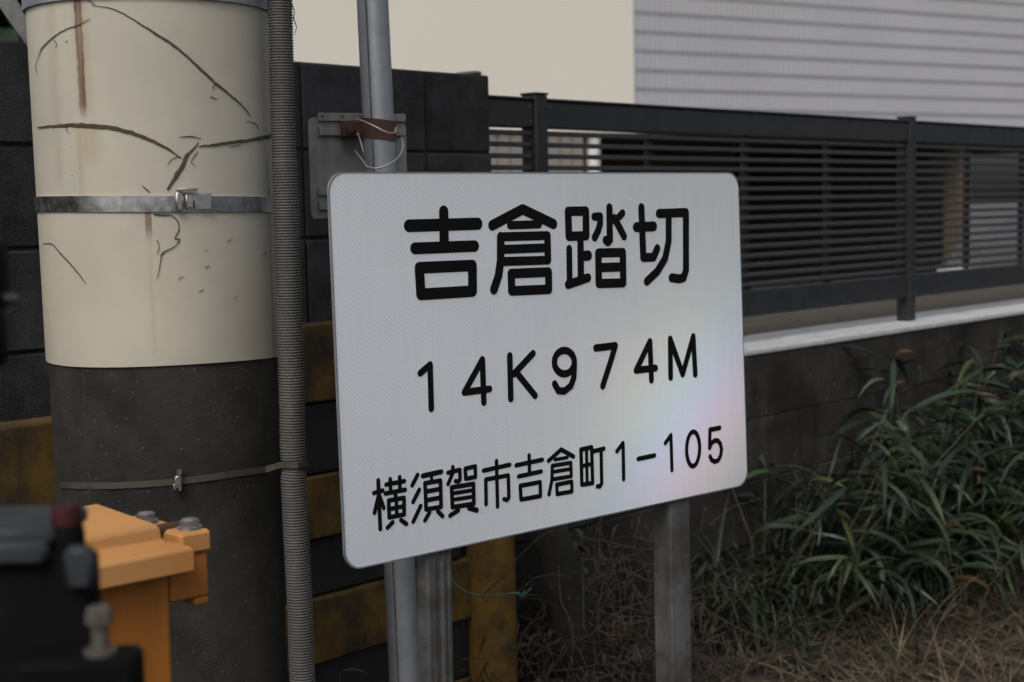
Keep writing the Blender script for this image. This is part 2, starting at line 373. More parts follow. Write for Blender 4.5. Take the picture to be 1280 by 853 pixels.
# ------------------------------------------------------------------ parked car, only its nose is in frame
def make_car():
    base = P(1240, 385, 9.0); base.z = YARD
    fdir = (Vector((-.80, -.60, 0))).normalized(); sdir_ = Vector((-fdir.y, fdir.x, 0))      # nose towards the lower left
    root = thing('parked_car', base, 'silver car parked behind the slats at the right edge of the picture', 'car')
    o_ = base - fdir * 1.72 - sdir_ * -.35
    ax = (fdir, sdir_, UP)
    side = [(-1.75, .28), (-1.78, .75), (-1.62, 1.05), (-1.38, 1.62), (-.9, 1.72), (.35, 1.70), (1.05, 1.08), (1.62, .92), (1.76, .72), (1.78, .30)]
    mb = MB(); n = len(side); vs = []
    secs = [(-.74, .94), (-.70, 1.0), (0, 1.015), (.70, 1.0), (.74, .94)]
    for yy, sc_ in secs:
        for (x, z_) in side:
            tz = 0.16 * max(0, (z_ - 1.0)) / .7
            vs.append(o_ + fdir * (x * (1 if abs(yy) < .5 else .975)) + sdir_ * (yy * (1 - tz)) + UP * (z_ * (sc_ if z_ > .5 else 1)))
    fs = []
    for i in range(len(secs) - 1):
        for j in range(n): fs.append((i * n + j, i * n + (j + 1) % n, (i + 1) * n + (j + 1) % n, (i + 1) * n + j))
    fs += [tuple(range(n)), tuple(reversed(range((len(secs) - 1) * n, len(secs) * n)))]
    mb.add(vs, fs); mb.build('body', M['silver'], root, angle=35)
    m2 = MB()
    a0 = (.46, 1.60); a1 = (1.00, 1.13)
    def q(x, y, z_): return o_ + fdir * x + sdir_ * y + UP * z_
    m2.add([q(.47, -.56, 1.615), q(.47, .56, 1.615), q(1.07, .64, 1.10), q(1.07, -.64, 1.10), q(.40, -.55, 1.58), q(.40, .55, 1.58), q(1.0, .63, 1.06), q(1.0, -.63, 1.06)],
           [(0, 1, 2, 3), (7, 6, 5, 4), (0, 4, 5, 1), (1, 5, 6, 2), (2, 6, 7, 3), (3, 7, 4, 0)]); m2.build('windscreen', M['glass'], root)
    for sgn in (-1, 1):
        m3 = MB(); m3.box(o_, ax, (1.66, sgn * .62 - .10, .62), (1.775, sgn * .62 + .10, .80), .03); m3.build('headlight', M['lampg'], root, angle=40)
        for x in (-1.1, 1.12):
            c_ = q(x, sgn * .72, .30)
            wh = MB(); wh.tube([c_ - sdir_ * .09, c_ - sdir_ * .075, c_ + sdir_ * .075, c_ + sdir_ * .09], [.27, .295, .295, .27], 20); t_ = wh.build('wheel', M['tyre'], root, angle=40)
            hb = MB(); hb.tube([c_ + sdir_ * sgn * .085, c_ + sdir_ * sgn * .097], [.18, .16], 16); hb.build('rim', M['bolt'], t_)
    m4 = MB(); m4.box(o_, ax, (1.70, -.42, .60), (1.79, .42, .74), .02); m4.build('grille', M['black'], root)
    m4 = MB(); m4.box(o_, ax, (1.60, -.76, .30), (1.83, .76, .52), .04); m4.build('bumper', M['bumper'], root, angle=40)
make_car()

# ------------------------------------------------------------------ utility pole
PA = P(186, 20, 2.55); PB = P(206, 460, 2.62)
pax = (PA - PB).normalized()
def pole_c(z): return PB + pax * ((z - PB.z) / pax.z)
def pole_r(z): return .1915 + (PB.z - z) * -.004
toCam = (H - PB); toCam.z = 0; toCam.normalize()
side = Vector((-toCam.y, toCam.x, 0))                      # to the right seen from the camera
if side.x < 0: side = -side
def pole_pt(ang, z, dr=0.0):
    """ang 0 faces the camera, + to the right"""
    return pole_c(z) + (toCam * math.cos(ang) + side * math.sin(ang)) * (pole_r(z) + dr)
def pole_px(x, y):
    """photo pixel -> (angle, z) on the pole surface"""
    r = ray(x, y).normalized(); p = PB; 
    c = pole_c(1.5); d2 = Vector((r.x, r.y, 0)); L2 = d2.length
    t = 1.0
    for it in range(6):
        z = H.z + r.z * t; c = pole_c(z); R_ = pole_r(z)
        oc = Vector((H.x - c.x, H.y - c.y, 0)); a = d2.dot(d2); b = 2 * oc.dot(d2); cc = oc.dot(oc) - R_ * R_
        disc = b * b - 4 * a * cc
        t = (-b - math.sqrt(max(disc, 0))) / (2 * a)
    q = H + r * t; c = pole_c(q.z); v = q - c
    return math.atan2(v.dot(side), v.dot(toCam)), q.z
pol = thing('utility_pole', pole_c(0), 'thick round utility pole, cream cracked wrapping above dark concrete', 'utility pole')
def ring(name, m, zlo, zhi, r_out, r_in, n=96, ang0=-math.pi, ang1=math.pi, tilt=None, nz_=1, parent=pol, uv=False, smooth=True, zf=None):
    mb = MB(); vs = []; fs = []; closed = abs(ang1 - ang0 - 2 * math.pi) < 1e-6
    cols = n if closed else n + 1
    for i in range(cols):
        a = ang0 + (ang1 - ang0) * i / n
        dz = zf(a) if zf else 0
        for j in range(nz_ + 1): vs.append(pole_pt(a, zlo + (zhi - zlo) * j / nz_ + dz, r_out))
        for j in range(nz_ + 1): vs.append(pole_pt(a, zhi + (zlo - zhi) * j / nz_ + dz, r_in))
    K = 2 * (nz_ + 1)
    for i in range(n):
        i2 = (i + 1) % cols
        for k in range(K): fs.append((i * K + k, i2 * K + k, i2 * K + (k + 1) % K, i * K + (k + 1) % K))
    if not closed: fs += [tuple(reversed(range(K))), tuple(n * K + k for k in range(K))]
    mb.add(vs, fs); return mb.build(name, m, parent, angle=50)
z_sheet = pole_px(205, 459)[1]
mb = MB(); zs = [-.3, .3, .6, .9, 1.2, 1.6, 2.2, 3.2, 5.0, 7.5]
mb.tube([pole_c(z) for z in zs], [pole_r(z) for z in zs], 96, True); mb.build('shaft', M['pole'], pol, angle=40)

# cream wrapping with rust runs, yellowing and scuffs (surface stains in the material)
def sheet_mat():
    m = mat('cream_wrapping', (.46, .432, .355), .6, var=.09, vs=5, bump=.08, bs=30, col2=(.425, .405, .345), ms=3.5, mix=1)
    t = m.node_tree; N = t.nodes; L = t.links; b = N['Principled BSDF']
    src = b.inputs['Base Color'].links[0].from_socket
    uv = N.new('ShaderNodeUVMap'); uv.uv_map = 'UVMap'; sp = N.new('ShaderNodeSeparateXYZ'); L.new(uv.outputs[0], sp.inputs[0])
    def math_(op, a, bb=None, clamp=False):
        n = N.new('ShaderNodeMath'); n.operation = op; n.use_clamp = clamp
        for k, v in ((0, a), (1, bb)):
            if v is None: continue
            if hasattr(v, 'links'): L.new(v, n.inputs[k])
            else: n.inputs[k].default_value = v
        return n.outputs[0]
    def ramp(s_, a, bb, c=0., d=1.):
        n = N.new('ShaderNodeMapRange'); n.interpolation_type = 'SMOOTHSTEP'
        for k, v in zip((1, 2, 3, 4), (a, bb, c, d)): n.inputs[k].default_value = v
        L.new(s_, n.inputs[0]); return n.outputs[0]
    nzv = N.new('ShaderNodeTexNoise'); nzv.inputs['Scale'].default_value = 60; nzv.inputs['Detail'].default_value = 6; L.new(uv.outputs[0], nzv.inputs['Vector'])
    mp = N.new('ShaderNodeMapping'); mp.inputs['Scale'].default_value = (90, 6, 1); L.new(uv.outputs[0], mp.inputs[0])
    nzs = N.new('ShaderNodeTexNoise'); nzs.inputs['Scale'].default_value = 1.0; nzs.inputs['Detail'].default_value = 5; L.new(mp.outputs[0], nzs.inputs['Vector'])
    cur = src
    def blend(fac, col):
        nonlocal cur
        n = N.new('ShaderNodeMix'); n.data_type = 'RGBA'; L.new(fac, n.inputs[0]); L.new(cur, n.inputs[6]); n.inputs[7].default_value = (*col, 1); cur = n.outputs[2]
    U, V = sp.outputs[0], sp.outputs[1]
    wob = math_('MULTIPLY', math_('SUBTRACT', nzv.outputs['Fac'], .5), .006)
    def streak(px, y0, y1, wpx, amt, col, soft=.5):
        a0, z0 = pole_px(px, y0); a1, z1 = pole_px(px, y1)
        a0 *= .1915
        wm = wpx * 2.45 / F
        d_ = math_('ABSOLUTE', math_('SUBTRACT', math_('ADD', U, wob), a0))
        k = ramp(d_, wm * (1 - soft), wm, 1, 0)
        kz = math_('MULTIPLY', ramp(V, z1 - .004, z1 + .03, 0, 1), ramp(V, z0, z0 + .012, 1, 0))
        k = math_('MULTIPLY', math_('MULTIPLY', k, kz), ramp(nzs.outputs['Fac'], .25, .6, amt * .55, amt))
        blend(k, col)
    streak(98, -60, 152, 16, .35, (.33, .20, .09), .9)
    streak(95, -60, 151, 6.5, .95, (.115, .060, .028), .45)
    streak(185, 262, 304, 5.0, .95, (.16, .095, .05), .4)
    streak(187, 300, 458, 4.5, .30, (.36, .30, .20), .9)
    streak(112, 162, 215, 22, .35, (.36, .22, .09), .95)
    streak(100, 160, 262, 7, .35, (.36, .24, .11), .8)
    streak(62, -40, 240, 14, .28, (.28, .25, .15), .9)
    streak(332, 200, 470, 7, .55, (.17, .16, .08), .8)
    streak(250, 262, 330, 40, .22, (.36, .31, .22), .95)
    streak(222, 262, 278, 28, .40, (.20, .16, .09), .9)
    # small scuffs
    vo = N.new('ShaderNodeTexVoronoi'); vo.inputs['Scale'].default_value = 42; mp2 = N.new('ShaderNodeMapping'); mp2.inputs['Scale'].default_value = (1, 1.8, 1); mp2.inputs['Rotation'].default_value = (0, 0, .5)
    L.new(uv.outputs[0], mp2.inputs[0]); L.new(mp2.outputs[0], vo.inputs['Vector'])
    se = N.new('ShaderNodeSeparateColor'); L.new(vo.outputs['Color'], se.inputs[0])
    k = math_('MULTIPLY', ramp(vo.outputs['Distance'], .05, .11, 1, 0), ramp(se.outputs[1], .93, .95, 0, .7)); blend(k, (.15, .13, .09))
    L.new(cur, b.inputs['Base Color']); return m
M['sheet'] = sheet_mat()
def sheet_obj():
    n, nzv_ = 128, 24; z0, z1 = z_sheet, 4.2; vs = []; fs = []; uvs = []
    for j in range(nzv_ + 1):
        z = z0 + (z1 - z0) * (j / nzv_) ** 1.5
        for i in range(n + 1):
            a = -math.pi + 2 * math.pi * i / n
            zz = z + (.004 * math.sin(a * 1.7 + .6) - .0045 * a if j == 0 else 0)
            dr = .0035 + .0008 * noise.noise(Vector((a * 2, z * 3, 0)))
            vs.append(pole_pt(a, zz, dr)); uvs.append((a * .1915, zz))
    for j in range(nzv_):
        for i in range(n):
            a = j * (n + 1) + i; fs.append((a, a + 1, a + n + 2, a + n + 1))
    k = len(vs)
    for i in range(n + 1):
        a = -math.pi + 2 * math.pi * i / n
        zz = z0 + .004 * math.sin(a * 1.7 + .6) - .0045 * a
        vs.append(pole_pt(a, zz, .0002)); uvs.append((a * .1915, zz))
    for i in range(n): fs.append((k + i, k + i + 1, i + 1, i))
    mb = MB(); mb.add(vs, fs); o = mb.build('wrapping', M['sheet'], pol, angle=40)
    ul = o.data.uv_layers.new(name='UVMap')
    for lp in o.data.loops: ul.data[lp.index].uv = uvs[lp.vertex_index]
    return o
wrap = sheet_obj()
# splits in the wrapping: dark gashes, each with a lifted lip along one edge
def gash(pts, wid, lip=0.0, layer='layer'):
    """pts photo pixels along the split, wid half widths in photo pixels"""
    ap = [pole_px(*p) for p in pts]
    dense = []; W_ = []
    for i in range(len(ap) - 1):
        for k in range(5):
            t = k / 5
            # Catmull-Rom
            p0 = ap[max(i - 1, 0)]; p1 = ap[i]; p2 = ap[i + 1]; p3 = ap[min(i + 2, len(ap) - 1)]
            f_ = lambda c: .5 * (2 * p1[c] + (p2[c] - p0[c]) * t + (2 * p0[c] - 5 * p1[c] + 4 * p2[c] - p3[c]) * t * t + (3 * p1[c] - p0[c] - 3 * p2[c] + p3[c]) * t ** 3)
            dense.append((f_(0), f_(1))); W_.append(wid[i] + (wid[i + 1] - wid[i]) * t)
    dense.append(ap[-1]); W_.append(wid[-1])
    if len(dense) > 12: dense = [(a + .005 * noise.noise(Vector((a * 38, z * 38, 1))), z + .0012 * noise.noise(Vector((a * 55, z * 55, 5)))) if 0 < i < len(dense) - 1 else (a, z) for i, (a, z) in enumerate(dense)]
    vs = []; fs = []; lv = []
    for i, (a, z) in enumerate(dense):
        a2, z2 = dense[min(i + 1, len(dense) - 1)]; a0, z0 = dense[max(i - 1, 0)]
        dx = (a2 - a0) * .1915; dz = z2 - z0; L_ = math.hypot(dx, dz) or 1
        nx, nz_ = -dz / L_, dx / L_
        if nz_ < 0: nx, nz_ = -nx, -nz_
        wm = W_[i] * .60 * 2.43 / F * (1 + .5 * noise.noise(Vector((a * 70, z * 70, 3))))
        wm2 = W_[i] * .60 * 2.43 / F * (1 + .5 * noise.noise(Vector((a * 90, z * 90, 9))))
        vs += [pole_pt(a + nx * wm / .1915, z + nz_ * wm, .0050), pole_pt(a, z, .0044), pole_pt(a - nx * wm2 / .1915, z - nz_ * wm2, .0050)]
        e = .0016
        lv += [pole_pt(a + nx * (wm + .0030) / .1915, z + nz_ * (wm + .0030), .0045), pole_pt(a + nx * (wm - .001) / .1915, z + nz_ * (wm - .001), .0052 + lip * .28 * min(1, W_[i] / 3)), pole_pt(a + nx * (wm - .001) / .1915, z + nz_ * (wm - .001), .0049)]
    for i in range(len(dense) - 1):
        b = i * 3; fs += [(b, b + 1, b + 4, b + 3), (b + 1, b + 2, b + 5, b + 4)]
    mb = MB(); mb.add(vs, fs); mb.m = [0 if i % 2 else (1 if max(wid) > 1.5 else 0) for i in range(len(fs))]; c = mb.build('crack', [M['crack'], M[layer]], wrap)
gash([(116, 7), (145, 13), (172, 28), (196, 44), (222, 62), (245, 83), (262, 99), (267, 105)], [.4, 1.0, 1.6, 2.2, 2.4, 2.6, 2.6, 1.6], .003)
gash([(267, 104), (278, 113), (292, 125), (305, 138), (311, 147)], [3.0, 2.2, 1.8, 1.4, .5], .002)
gash([(305, 152), (316, 155), (321, 164)], [.4, 1.1, .6])
gash([(115, 24), (98, 33), (82, 39), (65, 51), (55, 62), (50, 75)], [.4, 1.1, 1.2, 1.5, 1.6, .8], .0015)
gash([(50, 160), (70, 158), (90, 157), (115, 158), (140, 160), (165, 166), (185, 174), (205, 184), (226, 198)], [1.0, 2.6, 3.8, 4.4, 4.4, 3.8, 3.4, 2.4, .8], .004, 'rustlayer')
gash([(247, 178), (240, 187), (232, 196), (226, 210), (217, 224), (209, 238)], [.6, 1.8, 3.6, 4.4, 3.6, 1.8], .004)
gash([(247, 184), (262, 182), (285, 179), (308, 176), (328, 172), (337, 169)], [1.0, 2.8, 3.2, 3.4, 4.4, 4.6], .003)
gash([(223, 172), (238, 171), (250, 174)], [.4, 1.2, .5])
gash([(178, 232), (182, 236), (188, 241)], [.4, 1.2, .7])
gash([(192, 268), (205, 269), (213, 269)], [1.6, 2.0, .8])
gash([(213, 269), (221, 276), (223, 288), (218, 298), (224, 300), (218, 308), (203, 317), (201, 326), (196, 349)], [.8, .9, 1.1, 1.0, 1.3, .9, 1.4, .9, .4])
gash([(57, 305), (68, 305), (76, 314), (88, 327), (99, 340), (110, 355)], [.6, 1.2, 1.5, 1.6, 1.4, .4], .0015)
for br in ([(268, 104), (264, 110), (266, 113)], [(262, 121), (267, 124), (270, 123)], [(222, 196), (214, 200), (209, 206)], [(246, 190), (240, 198), (238, 204), (243, 207)], [(300, 177), (296, 182), (284, 184)], [(50, 75), (48, 84), (50, 92)], [(70, 50), (74, 56), (72, 60)], [(196, 300), (199, 309), (196, 318)], [(335, 236), (333, 244), (336, 246)], [(120, 6), (112, 1), (104, -4)], [(88, 157), (86, 163), (89, 167)]):
    gash(br, [.7, .8, .5, .3][:len(br)])
for (x, y) in [(284, 301), (256, 313), (225, 347), (250, 364), (292, 372), (258, 333), (263, 122), (327, 318), (86, 52)]:
    gash([(x - random.uniform(1, 4), y + random.uniform(0, 3)), (x, y), (x + random.uniform(1, 4), y - random.uniform(0, 3))], [.2, random.uniform(.4, .9), .2])

# bands on the pole
zb0 = pole_px(200, 265)[1]; zb1 = pole_px(200, 245)[1]
sb_ = ring('steel_band', M['steel'], zb0, zb1, .0064, .0038, 120, zf=lambda a: -.004 * math.sin(a))
ab, zb = pole_px(228, 253)
def pole_frame(a, z, dr=0.0):
    o = pole_pt(a, z, dr); n = (toCam * math.cos(a) + side * math.sin(a)); t = (side * math.cos(a) - toCam * math.sin(a)); return o, (t, UP, n)
o_, ax_ = pole_frame(ab, zb + .001, .006)
m_ = MB(); m_.box(o_, ax_, (-.014, -.015, 0), (-.001, .016, .009), .003); m_.box(o_, ax_, (.002, -.012, 0), (.016, .013, .006), .0025); m_.box(o_, ax_, (.017, -.0135, .0), (.045, .0125, .0028), .001)
m_.box(o_, ax_, (-.011, .0165, .001), (.022, .0205, .010), .001)
m_.build('buckle', M['bolt'], sb_, angle=40)
zt = pole_px(290, 4)[1]
ring('top_band', M['galv'], zt, zt + .10, .0085, .0040, 120)
# lower strap: follows the pole, then bows out round the conduit
_al = [pole_px(*p) for p in [(78, 606), (100, 607), (140, 607), (180, 605), (220, 602), (260, 597), (300, 591), (330, 587)]]
CON_C = {}
def con_at(y):
    ks = [(-60, 345), (0, 349.5), (150, 353.5), (250, 357.5), (400, 362), (480, 365), (560, 366), (582, 367.5), (600, 367), (660, 370), (760, 375), (853, 378), (960, 383), (1300, 396)]
    for (y0, x0), (y1, x1) in zip(ks, ks[1:]):
        if y <= y1: return x0 + (x1 - x0) * (y - y0) / (y1 - y0)
    return ks[-1][1]
def con_p(y):
    d_ = 2.53 + .075 * (y - 250) / 600
    if y > 560: d_ += 0
    return P(con_at(y), y, d_)
cdn = con_p(582)
pts = [pole_pt(-2.2, _al[0][1] + .004, .003), pole_pt(-1.8, _al[0][1] + .002, .003)] + [pole_pt(a, z, .003) for a, z in _al]
st = MB(); vs = []; fs = []
cv = (cdn - H).normalized(); cr = Vector((cv.y, -cv.x, 0)).normalized()
pts += [cdn - cr * .0225 - cv * .010 + UP * .002, cdn - cr * .012 - cv * .0225 + UP * .001, cdn + cr * .006 - cv * .024, cdn + cr * .020 - cv * .013 + UP * .001, cdn + cr * .024 + cv * .004 + UP * .001, cdn + cr * .018 + cv * .024]
for i, p in enumerate(pts):
    t = (pts[min(i + 1, len(pts) - 1)] - pts[max(i - 1, 0)]).normalized(); nn = t.cross(UP).normalized()
    hh_ = .0052
    vs += [p + UP * hh_ - nn * .0007, p - UP * hh_ - nn * .0007, p - UP * hh_ + nn * .0007, p + UP * hh_ + nn * .0007]
for i in range(len(pts) - 1):
    for k in range(4): fs.append((4 * i + k, 4 * i + 4 + k, 4 * i + 4 + (k + 1) % 4, 4 * i + (k + 1) % 4))
fs += [(3, 2, 1, 0), tuple(4 * (len(pts) - 1) + k for k in range(4))]
st.add(vs, fs); strap = st.build('lower_strap', M['strap'], pol, angle=40)
a_, z_ = pole_px(224, 601); o_, ax_ = pole_frame(a_, z_, .004)
m_ = MB(); m_.box(o_, ax_, (-.008, -.012, 0), (.004, .010, .008), .002); m_.tube([o_ + ax_[1] * -.014 + ax_[2] * .007, o_ + ax_[1] * .018 + ax_[2] * .007], .0028, 8)
m_.tube([o_ + ax_[1] * .013 + ax_[2] * .007, o_ + ax_[1] * .020 + ax_[2] * .007], .0045, 6); m_.box(o_, ax_, (-.011, -.013, .006), (-.007, -.002, .014), .001)
m_.build('clamp_bolt', M['bolt'], strap, angle=40)
# seam on the concrete shaft
a_, z_ = pole_px(104, 470)
m_ = MB(); vs = []
for i in range(9):
    z = z_sheet - .004 - i * .12; vs += [pole_pt(a_ - .004, z, .0003), pole_pt(a_, z, .0016), pole_pt(a_ + .006, z, .0003)]
m_.add(vs, [f for i in range(8) for f in ((3 * i, 3 * i + 3, 3 * i + 4, 3 * i + 1), (3 * i + 1, 3 * i + 4, 3 * i + 5, 3 * i + 2))]); m_.build('mould_seam', M['crack'], pol)
# sloping grey brace behind the pole, top left of the picture
b0_ = P(12, -8, 2.78); b1_ = P(60, 60, 2.74)
m_ = MB(); dv = (b1_ - b0_).normalized(); pv = Vector((dv.z, 0, -dv.x)).normalized(); fv = dv.cross(pv)
m_.box(b0_, (dv, pv, fv), (-.5, -.004, -.004), ((b1_ - b0_).length, .030, .004), .002); m_.build('brace', M['galvd'], pol)

# ------------------------------------------------------------------ corrugated conduit
cb = MB(); path = []; rads = []
L_tot = 0; y = -70.0; prev = con_p(y); ycur = y
dpx = .0047 / 2.53 * F
k = 0
while ycur < 1330:
    for q, rr in ((0, .0222), (.34, .0222), (.56, .0200), (.84, .0200)):
        yy = ycur + dpx * q
        pinch = 1 - .12 * math.exp(-((yy - 582) / 7.0) ** 2)
        path.append(con_p(yy)); rads.append((rr - (.0010 if yy < 200 else 0)) * pinch)
    ycur += dpx
cb.tube(path, rads, 20)
con = cb.build('conduit', M['conduit'], None, smooth=True)
tag(con, 'grey corrugated conduit running down the right side of the utility pole', 'conduit')
m_ = MB(); m_.tube([P(364, 4, 2.50), P(368, 14, 2.49), P(367, 24, 2.49), P(371, 34, 2.49), P(368, 44, 2.49)], [.0012, .0008, .0012, .0007, .0005], 5)
tag(m_.build('dry_tendril', M['crack']), 'thin dark dry tendril hanging from the top of the conduit', 'tendril')

# ------------------------------------------------------------------ crossing sign
TL = P(411, 217, 2.3); TR = P(922, 217, 2.3 * 496 / 388); BL = P(433, 713, 2.3 + .6 * F / 21700)
SU = (TR - TL).normalized(); SN = (TR - TL).cross(BL - TL).normalized()
if SN.y > 0: SN = -SN
SV = SN.cross(SU).normalized()
if SV.z < 0: SV = -SV
BR = hit(934, 605, TL, SN)
def spx(x, y):
    p = hit(x, y, TL, SN) - TL; return p.dot(SU), p.dot(SV)
SF = (SU, SV, SN)
foot = (TL + TR) / 2; foot.z = 0
sg = thing('crossing_sign', foot, 'white level crossing name sign with black lettering on two steel posts', 'sign')
def sign_mat():
    m = mat('retroreflective_sheeting', (.555, .612, .645), .42, var=.03, vs=3, spec=.5)
    t = m.node_tree; N = t.nodes; L = t.links; b = N['Principled BSDF']
    src = b.inputs['Base Color'].links[0].from_socket
    uv = N.new('ShaderNodeUVMap'); uv.uv_map = 'UVMap'
    # prism cells: a fine diamond lattice
    mp = N.new('ShaderNodeMapping'); mp.inputs['Scale'].default_value = (250, 250, 250); mp.inputs['Location'].default_value = (.37, .41, .5); L.new(uv.outputs[0], mp.inputs[0])
    ch = N.new('ShaderNodeTexChecker'); ch.inputs['Scale'].default_value = 1.0; ch.inputs[1].default_value = (1, 1, 1, 1); ch.inputs[2].default_value = (.88, .885, .895, 1); L.new(mp.outputs[0], ch.inputs[0])
    mx = N.new('ShaderNodeMix'); mx.data_type = 'RGBA'; mx.blend_type = 'MULTIPLY'; mx.inputs[0].default_value = 1; L.new(src, mx.inputs[6]); L.new(ch.outputs[0], mx.inputs[7])
    # tile seams of the sheeting
    br = N.new('ShaderNodeTexBrick'); br.offset = 0; br.inputs['Scale'].default_value = 1; br.inputs['Mortar Size'].default_value = .0007; br.inputs['Mortar Smooth'].default_value = .4
    br.inputs['Brick Width'].default_value = .176; br.inputs['Row Height'].default_value = .152; br.inputs['Color1'].default_value = (0, 0, 0, 1); br.inputs['Color2'].default_value = (0, 0, 0, 1); br.inputs['Mortar'].default_value = (1, 1, 1, 1)
    L.new(uv.outputs[0], br.inputs[0])
    m2 = N.new('ShaderNodeMix'); m2.data_type = 'RGBA'; sc_ = N.new('ShaderNodeMath'); sc_.operation = 'MULTIPLY'; sc_.inputs[1].default_value = .22; L.new(br.outputs['Color'], sc_.inputs[0]); L.new(sc_.outputs[0], m2.inputs[0])
    L.new(mx.outputs[2], m2.inputs[6]); m2.inputs[7].default_value = (.78, .79, .80, 1)
    # grime: soft vertical runs and specks
    mp3 = N.new('ShaderNodeMapping'); mp3.inputs['Scale'].default_value = (70, 5, 1); L.new(uv.outputs[0], mp3.inputs[0])
    ns = N.new('ShaderNodeTexNoise'); ns.inputs['Scale'].default_value = 1; ns.inputs['Detail'].default_value = 4; L.new(mp3.outputs[0], ns.inputs[0])
    rr = N.new('ShaderNodeMapRange'); rr.inputs[1].default_value = .3; rr.inputs[2].default_value = .7; rr.inputs[3].default_value = .97; rr.inputs[4].default_value = 1.02; L.new(ns.outputs['Fac'], rr.inputs[0])
    m3 = N.new('ShaderNodeMix'); m3.data_type = 'RGBA'; m3.blend_type = 'MULTIPLY'; m3.inputs[0].default_value = 1; L.new(m2.outputs[2], m3.inputs[6]); L.new(rr.outputs[0], m3.inputs[7])
    # fine scratches and a few grime specks
    mp4 = N.new('ShaderNodeMapping'); mp4.inputs['Scale'].default_value = (26, 260, 1); mp4.inputs['Rotation'].default_value = (0, 0, .25); L.new(uv.outputs[0], mp4.inputs[0])
    n4 = N.new('ShaderNodeTexNoise'); n4.inputs['Scale'].default_value = 1; n4.inputs['Detail'].default_value = 2; L.new(mp4.outputs[0], n4.inputs[0])
    r4 = N.new('ShaderNodeMapRange'); r4.inputs[1].default_value = .735; r4.inputs[2].default_value = .76; r4.inputs[3].default_value = 0; r4.inputs[4].default_value = .5; L.new(n4.outputs['Fac'], r4.inputs[0])
    m4 = N.new('ShaderNodeMix'); m4.data_type = 'RGBA'; L.new(r4.outputs[0], m4.inputs[0]); L.new(m3.outputs[2], m4.inputs[6]); m4.inputs[7].default_value = (.80, .81, .82, 1)
    mp5 = N.new('ShaderNodeMapping'); mp5.inputs['Scale'].default_value = (120, 45, 1); L.new(uv.outputs[0], mp5.inputs[0])
    n5 = N.new('ShaderNodeTexNoise'); n5.inputs['Scale'].default_value = 1; n5.inputs['Detail'].default_value = 3; L.new(mp5.outputs[0], n5.inputs[0])
    r5 = N.new('ShaderNodeMapRange'); r5.inputs[1].default_value = .74; r5.inputs[2].default_value = .80; r5.inputs[3].default_value = 0; r5.inputs[4].default_value = .45; L.new(n5.outputs['Fac'], r5.inputs[0])
    m5 = N.new('ShaderNodeMix'); m5.data_type = 'RGBA'; L.new(r5.outputs[0], m5.inputs[0]); L.new(m4.outputs[2], m5.inputs[6]); m5.inputs[7].default_value = (.22, .21, .20, 1)
    L.new(m5.outputs[2], b.inputs['Base Color'])
    # rainbow sheen of the prisms, placed by hand: tinted glossy lobes with bent normals
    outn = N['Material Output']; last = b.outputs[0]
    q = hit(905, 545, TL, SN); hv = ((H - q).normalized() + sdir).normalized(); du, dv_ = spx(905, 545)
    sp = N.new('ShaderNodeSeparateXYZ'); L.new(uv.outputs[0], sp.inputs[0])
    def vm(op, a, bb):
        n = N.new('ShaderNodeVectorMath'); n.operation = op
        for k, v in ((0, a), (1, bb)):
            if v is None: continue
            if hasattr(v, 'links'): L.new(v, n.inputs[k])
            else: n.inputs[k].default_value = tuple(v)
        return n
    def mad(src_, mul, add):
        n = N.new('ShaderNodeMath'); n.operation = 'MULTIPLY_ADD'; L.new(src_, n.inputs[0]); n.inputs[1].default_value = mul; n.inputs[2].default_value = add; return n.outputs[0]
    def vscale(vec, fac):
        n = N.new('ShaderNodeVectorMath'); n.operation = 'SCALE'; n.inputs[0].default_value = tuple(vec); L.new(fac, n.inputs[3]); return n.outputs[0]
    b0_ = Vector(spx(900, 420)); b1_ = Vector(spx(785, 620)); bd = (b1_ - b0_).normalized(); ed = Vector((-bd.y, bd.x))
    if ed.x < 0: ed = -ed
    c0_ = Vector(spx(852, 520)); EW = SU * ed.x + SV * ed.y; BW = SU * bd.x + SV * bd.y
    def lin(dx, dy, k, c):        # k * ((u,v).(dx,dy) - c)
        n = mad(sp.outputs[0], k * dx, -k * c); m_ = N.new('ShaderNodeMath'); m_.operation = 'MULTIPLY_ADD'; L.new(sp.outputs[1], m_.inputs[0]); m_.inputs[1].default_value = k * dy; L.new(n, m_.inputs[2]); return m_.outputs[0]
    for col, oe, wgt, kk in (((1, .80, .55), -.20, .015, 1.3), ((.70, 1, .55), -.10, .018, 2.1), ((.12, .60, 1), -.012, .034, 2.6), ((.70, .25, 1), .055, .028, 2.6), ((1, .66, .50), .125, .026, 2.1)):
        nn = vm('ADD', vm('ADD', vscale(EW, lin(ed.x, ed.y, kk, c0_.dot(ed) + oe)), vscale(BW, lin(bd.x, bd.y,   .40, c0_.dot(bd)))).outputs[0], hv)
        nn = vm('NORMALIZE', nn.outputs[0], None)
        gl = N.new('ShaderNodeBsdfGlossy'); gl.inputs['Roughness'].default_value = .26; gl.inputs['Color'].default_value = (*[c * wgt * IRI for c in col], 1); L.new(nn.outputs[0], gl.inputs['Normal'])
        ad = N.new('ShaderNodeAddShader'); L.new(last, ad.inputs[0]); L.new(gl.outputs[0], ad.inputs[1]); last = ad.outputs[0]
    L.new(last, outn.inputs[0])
    return m
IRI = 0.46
M['sign'] = sign_mat()
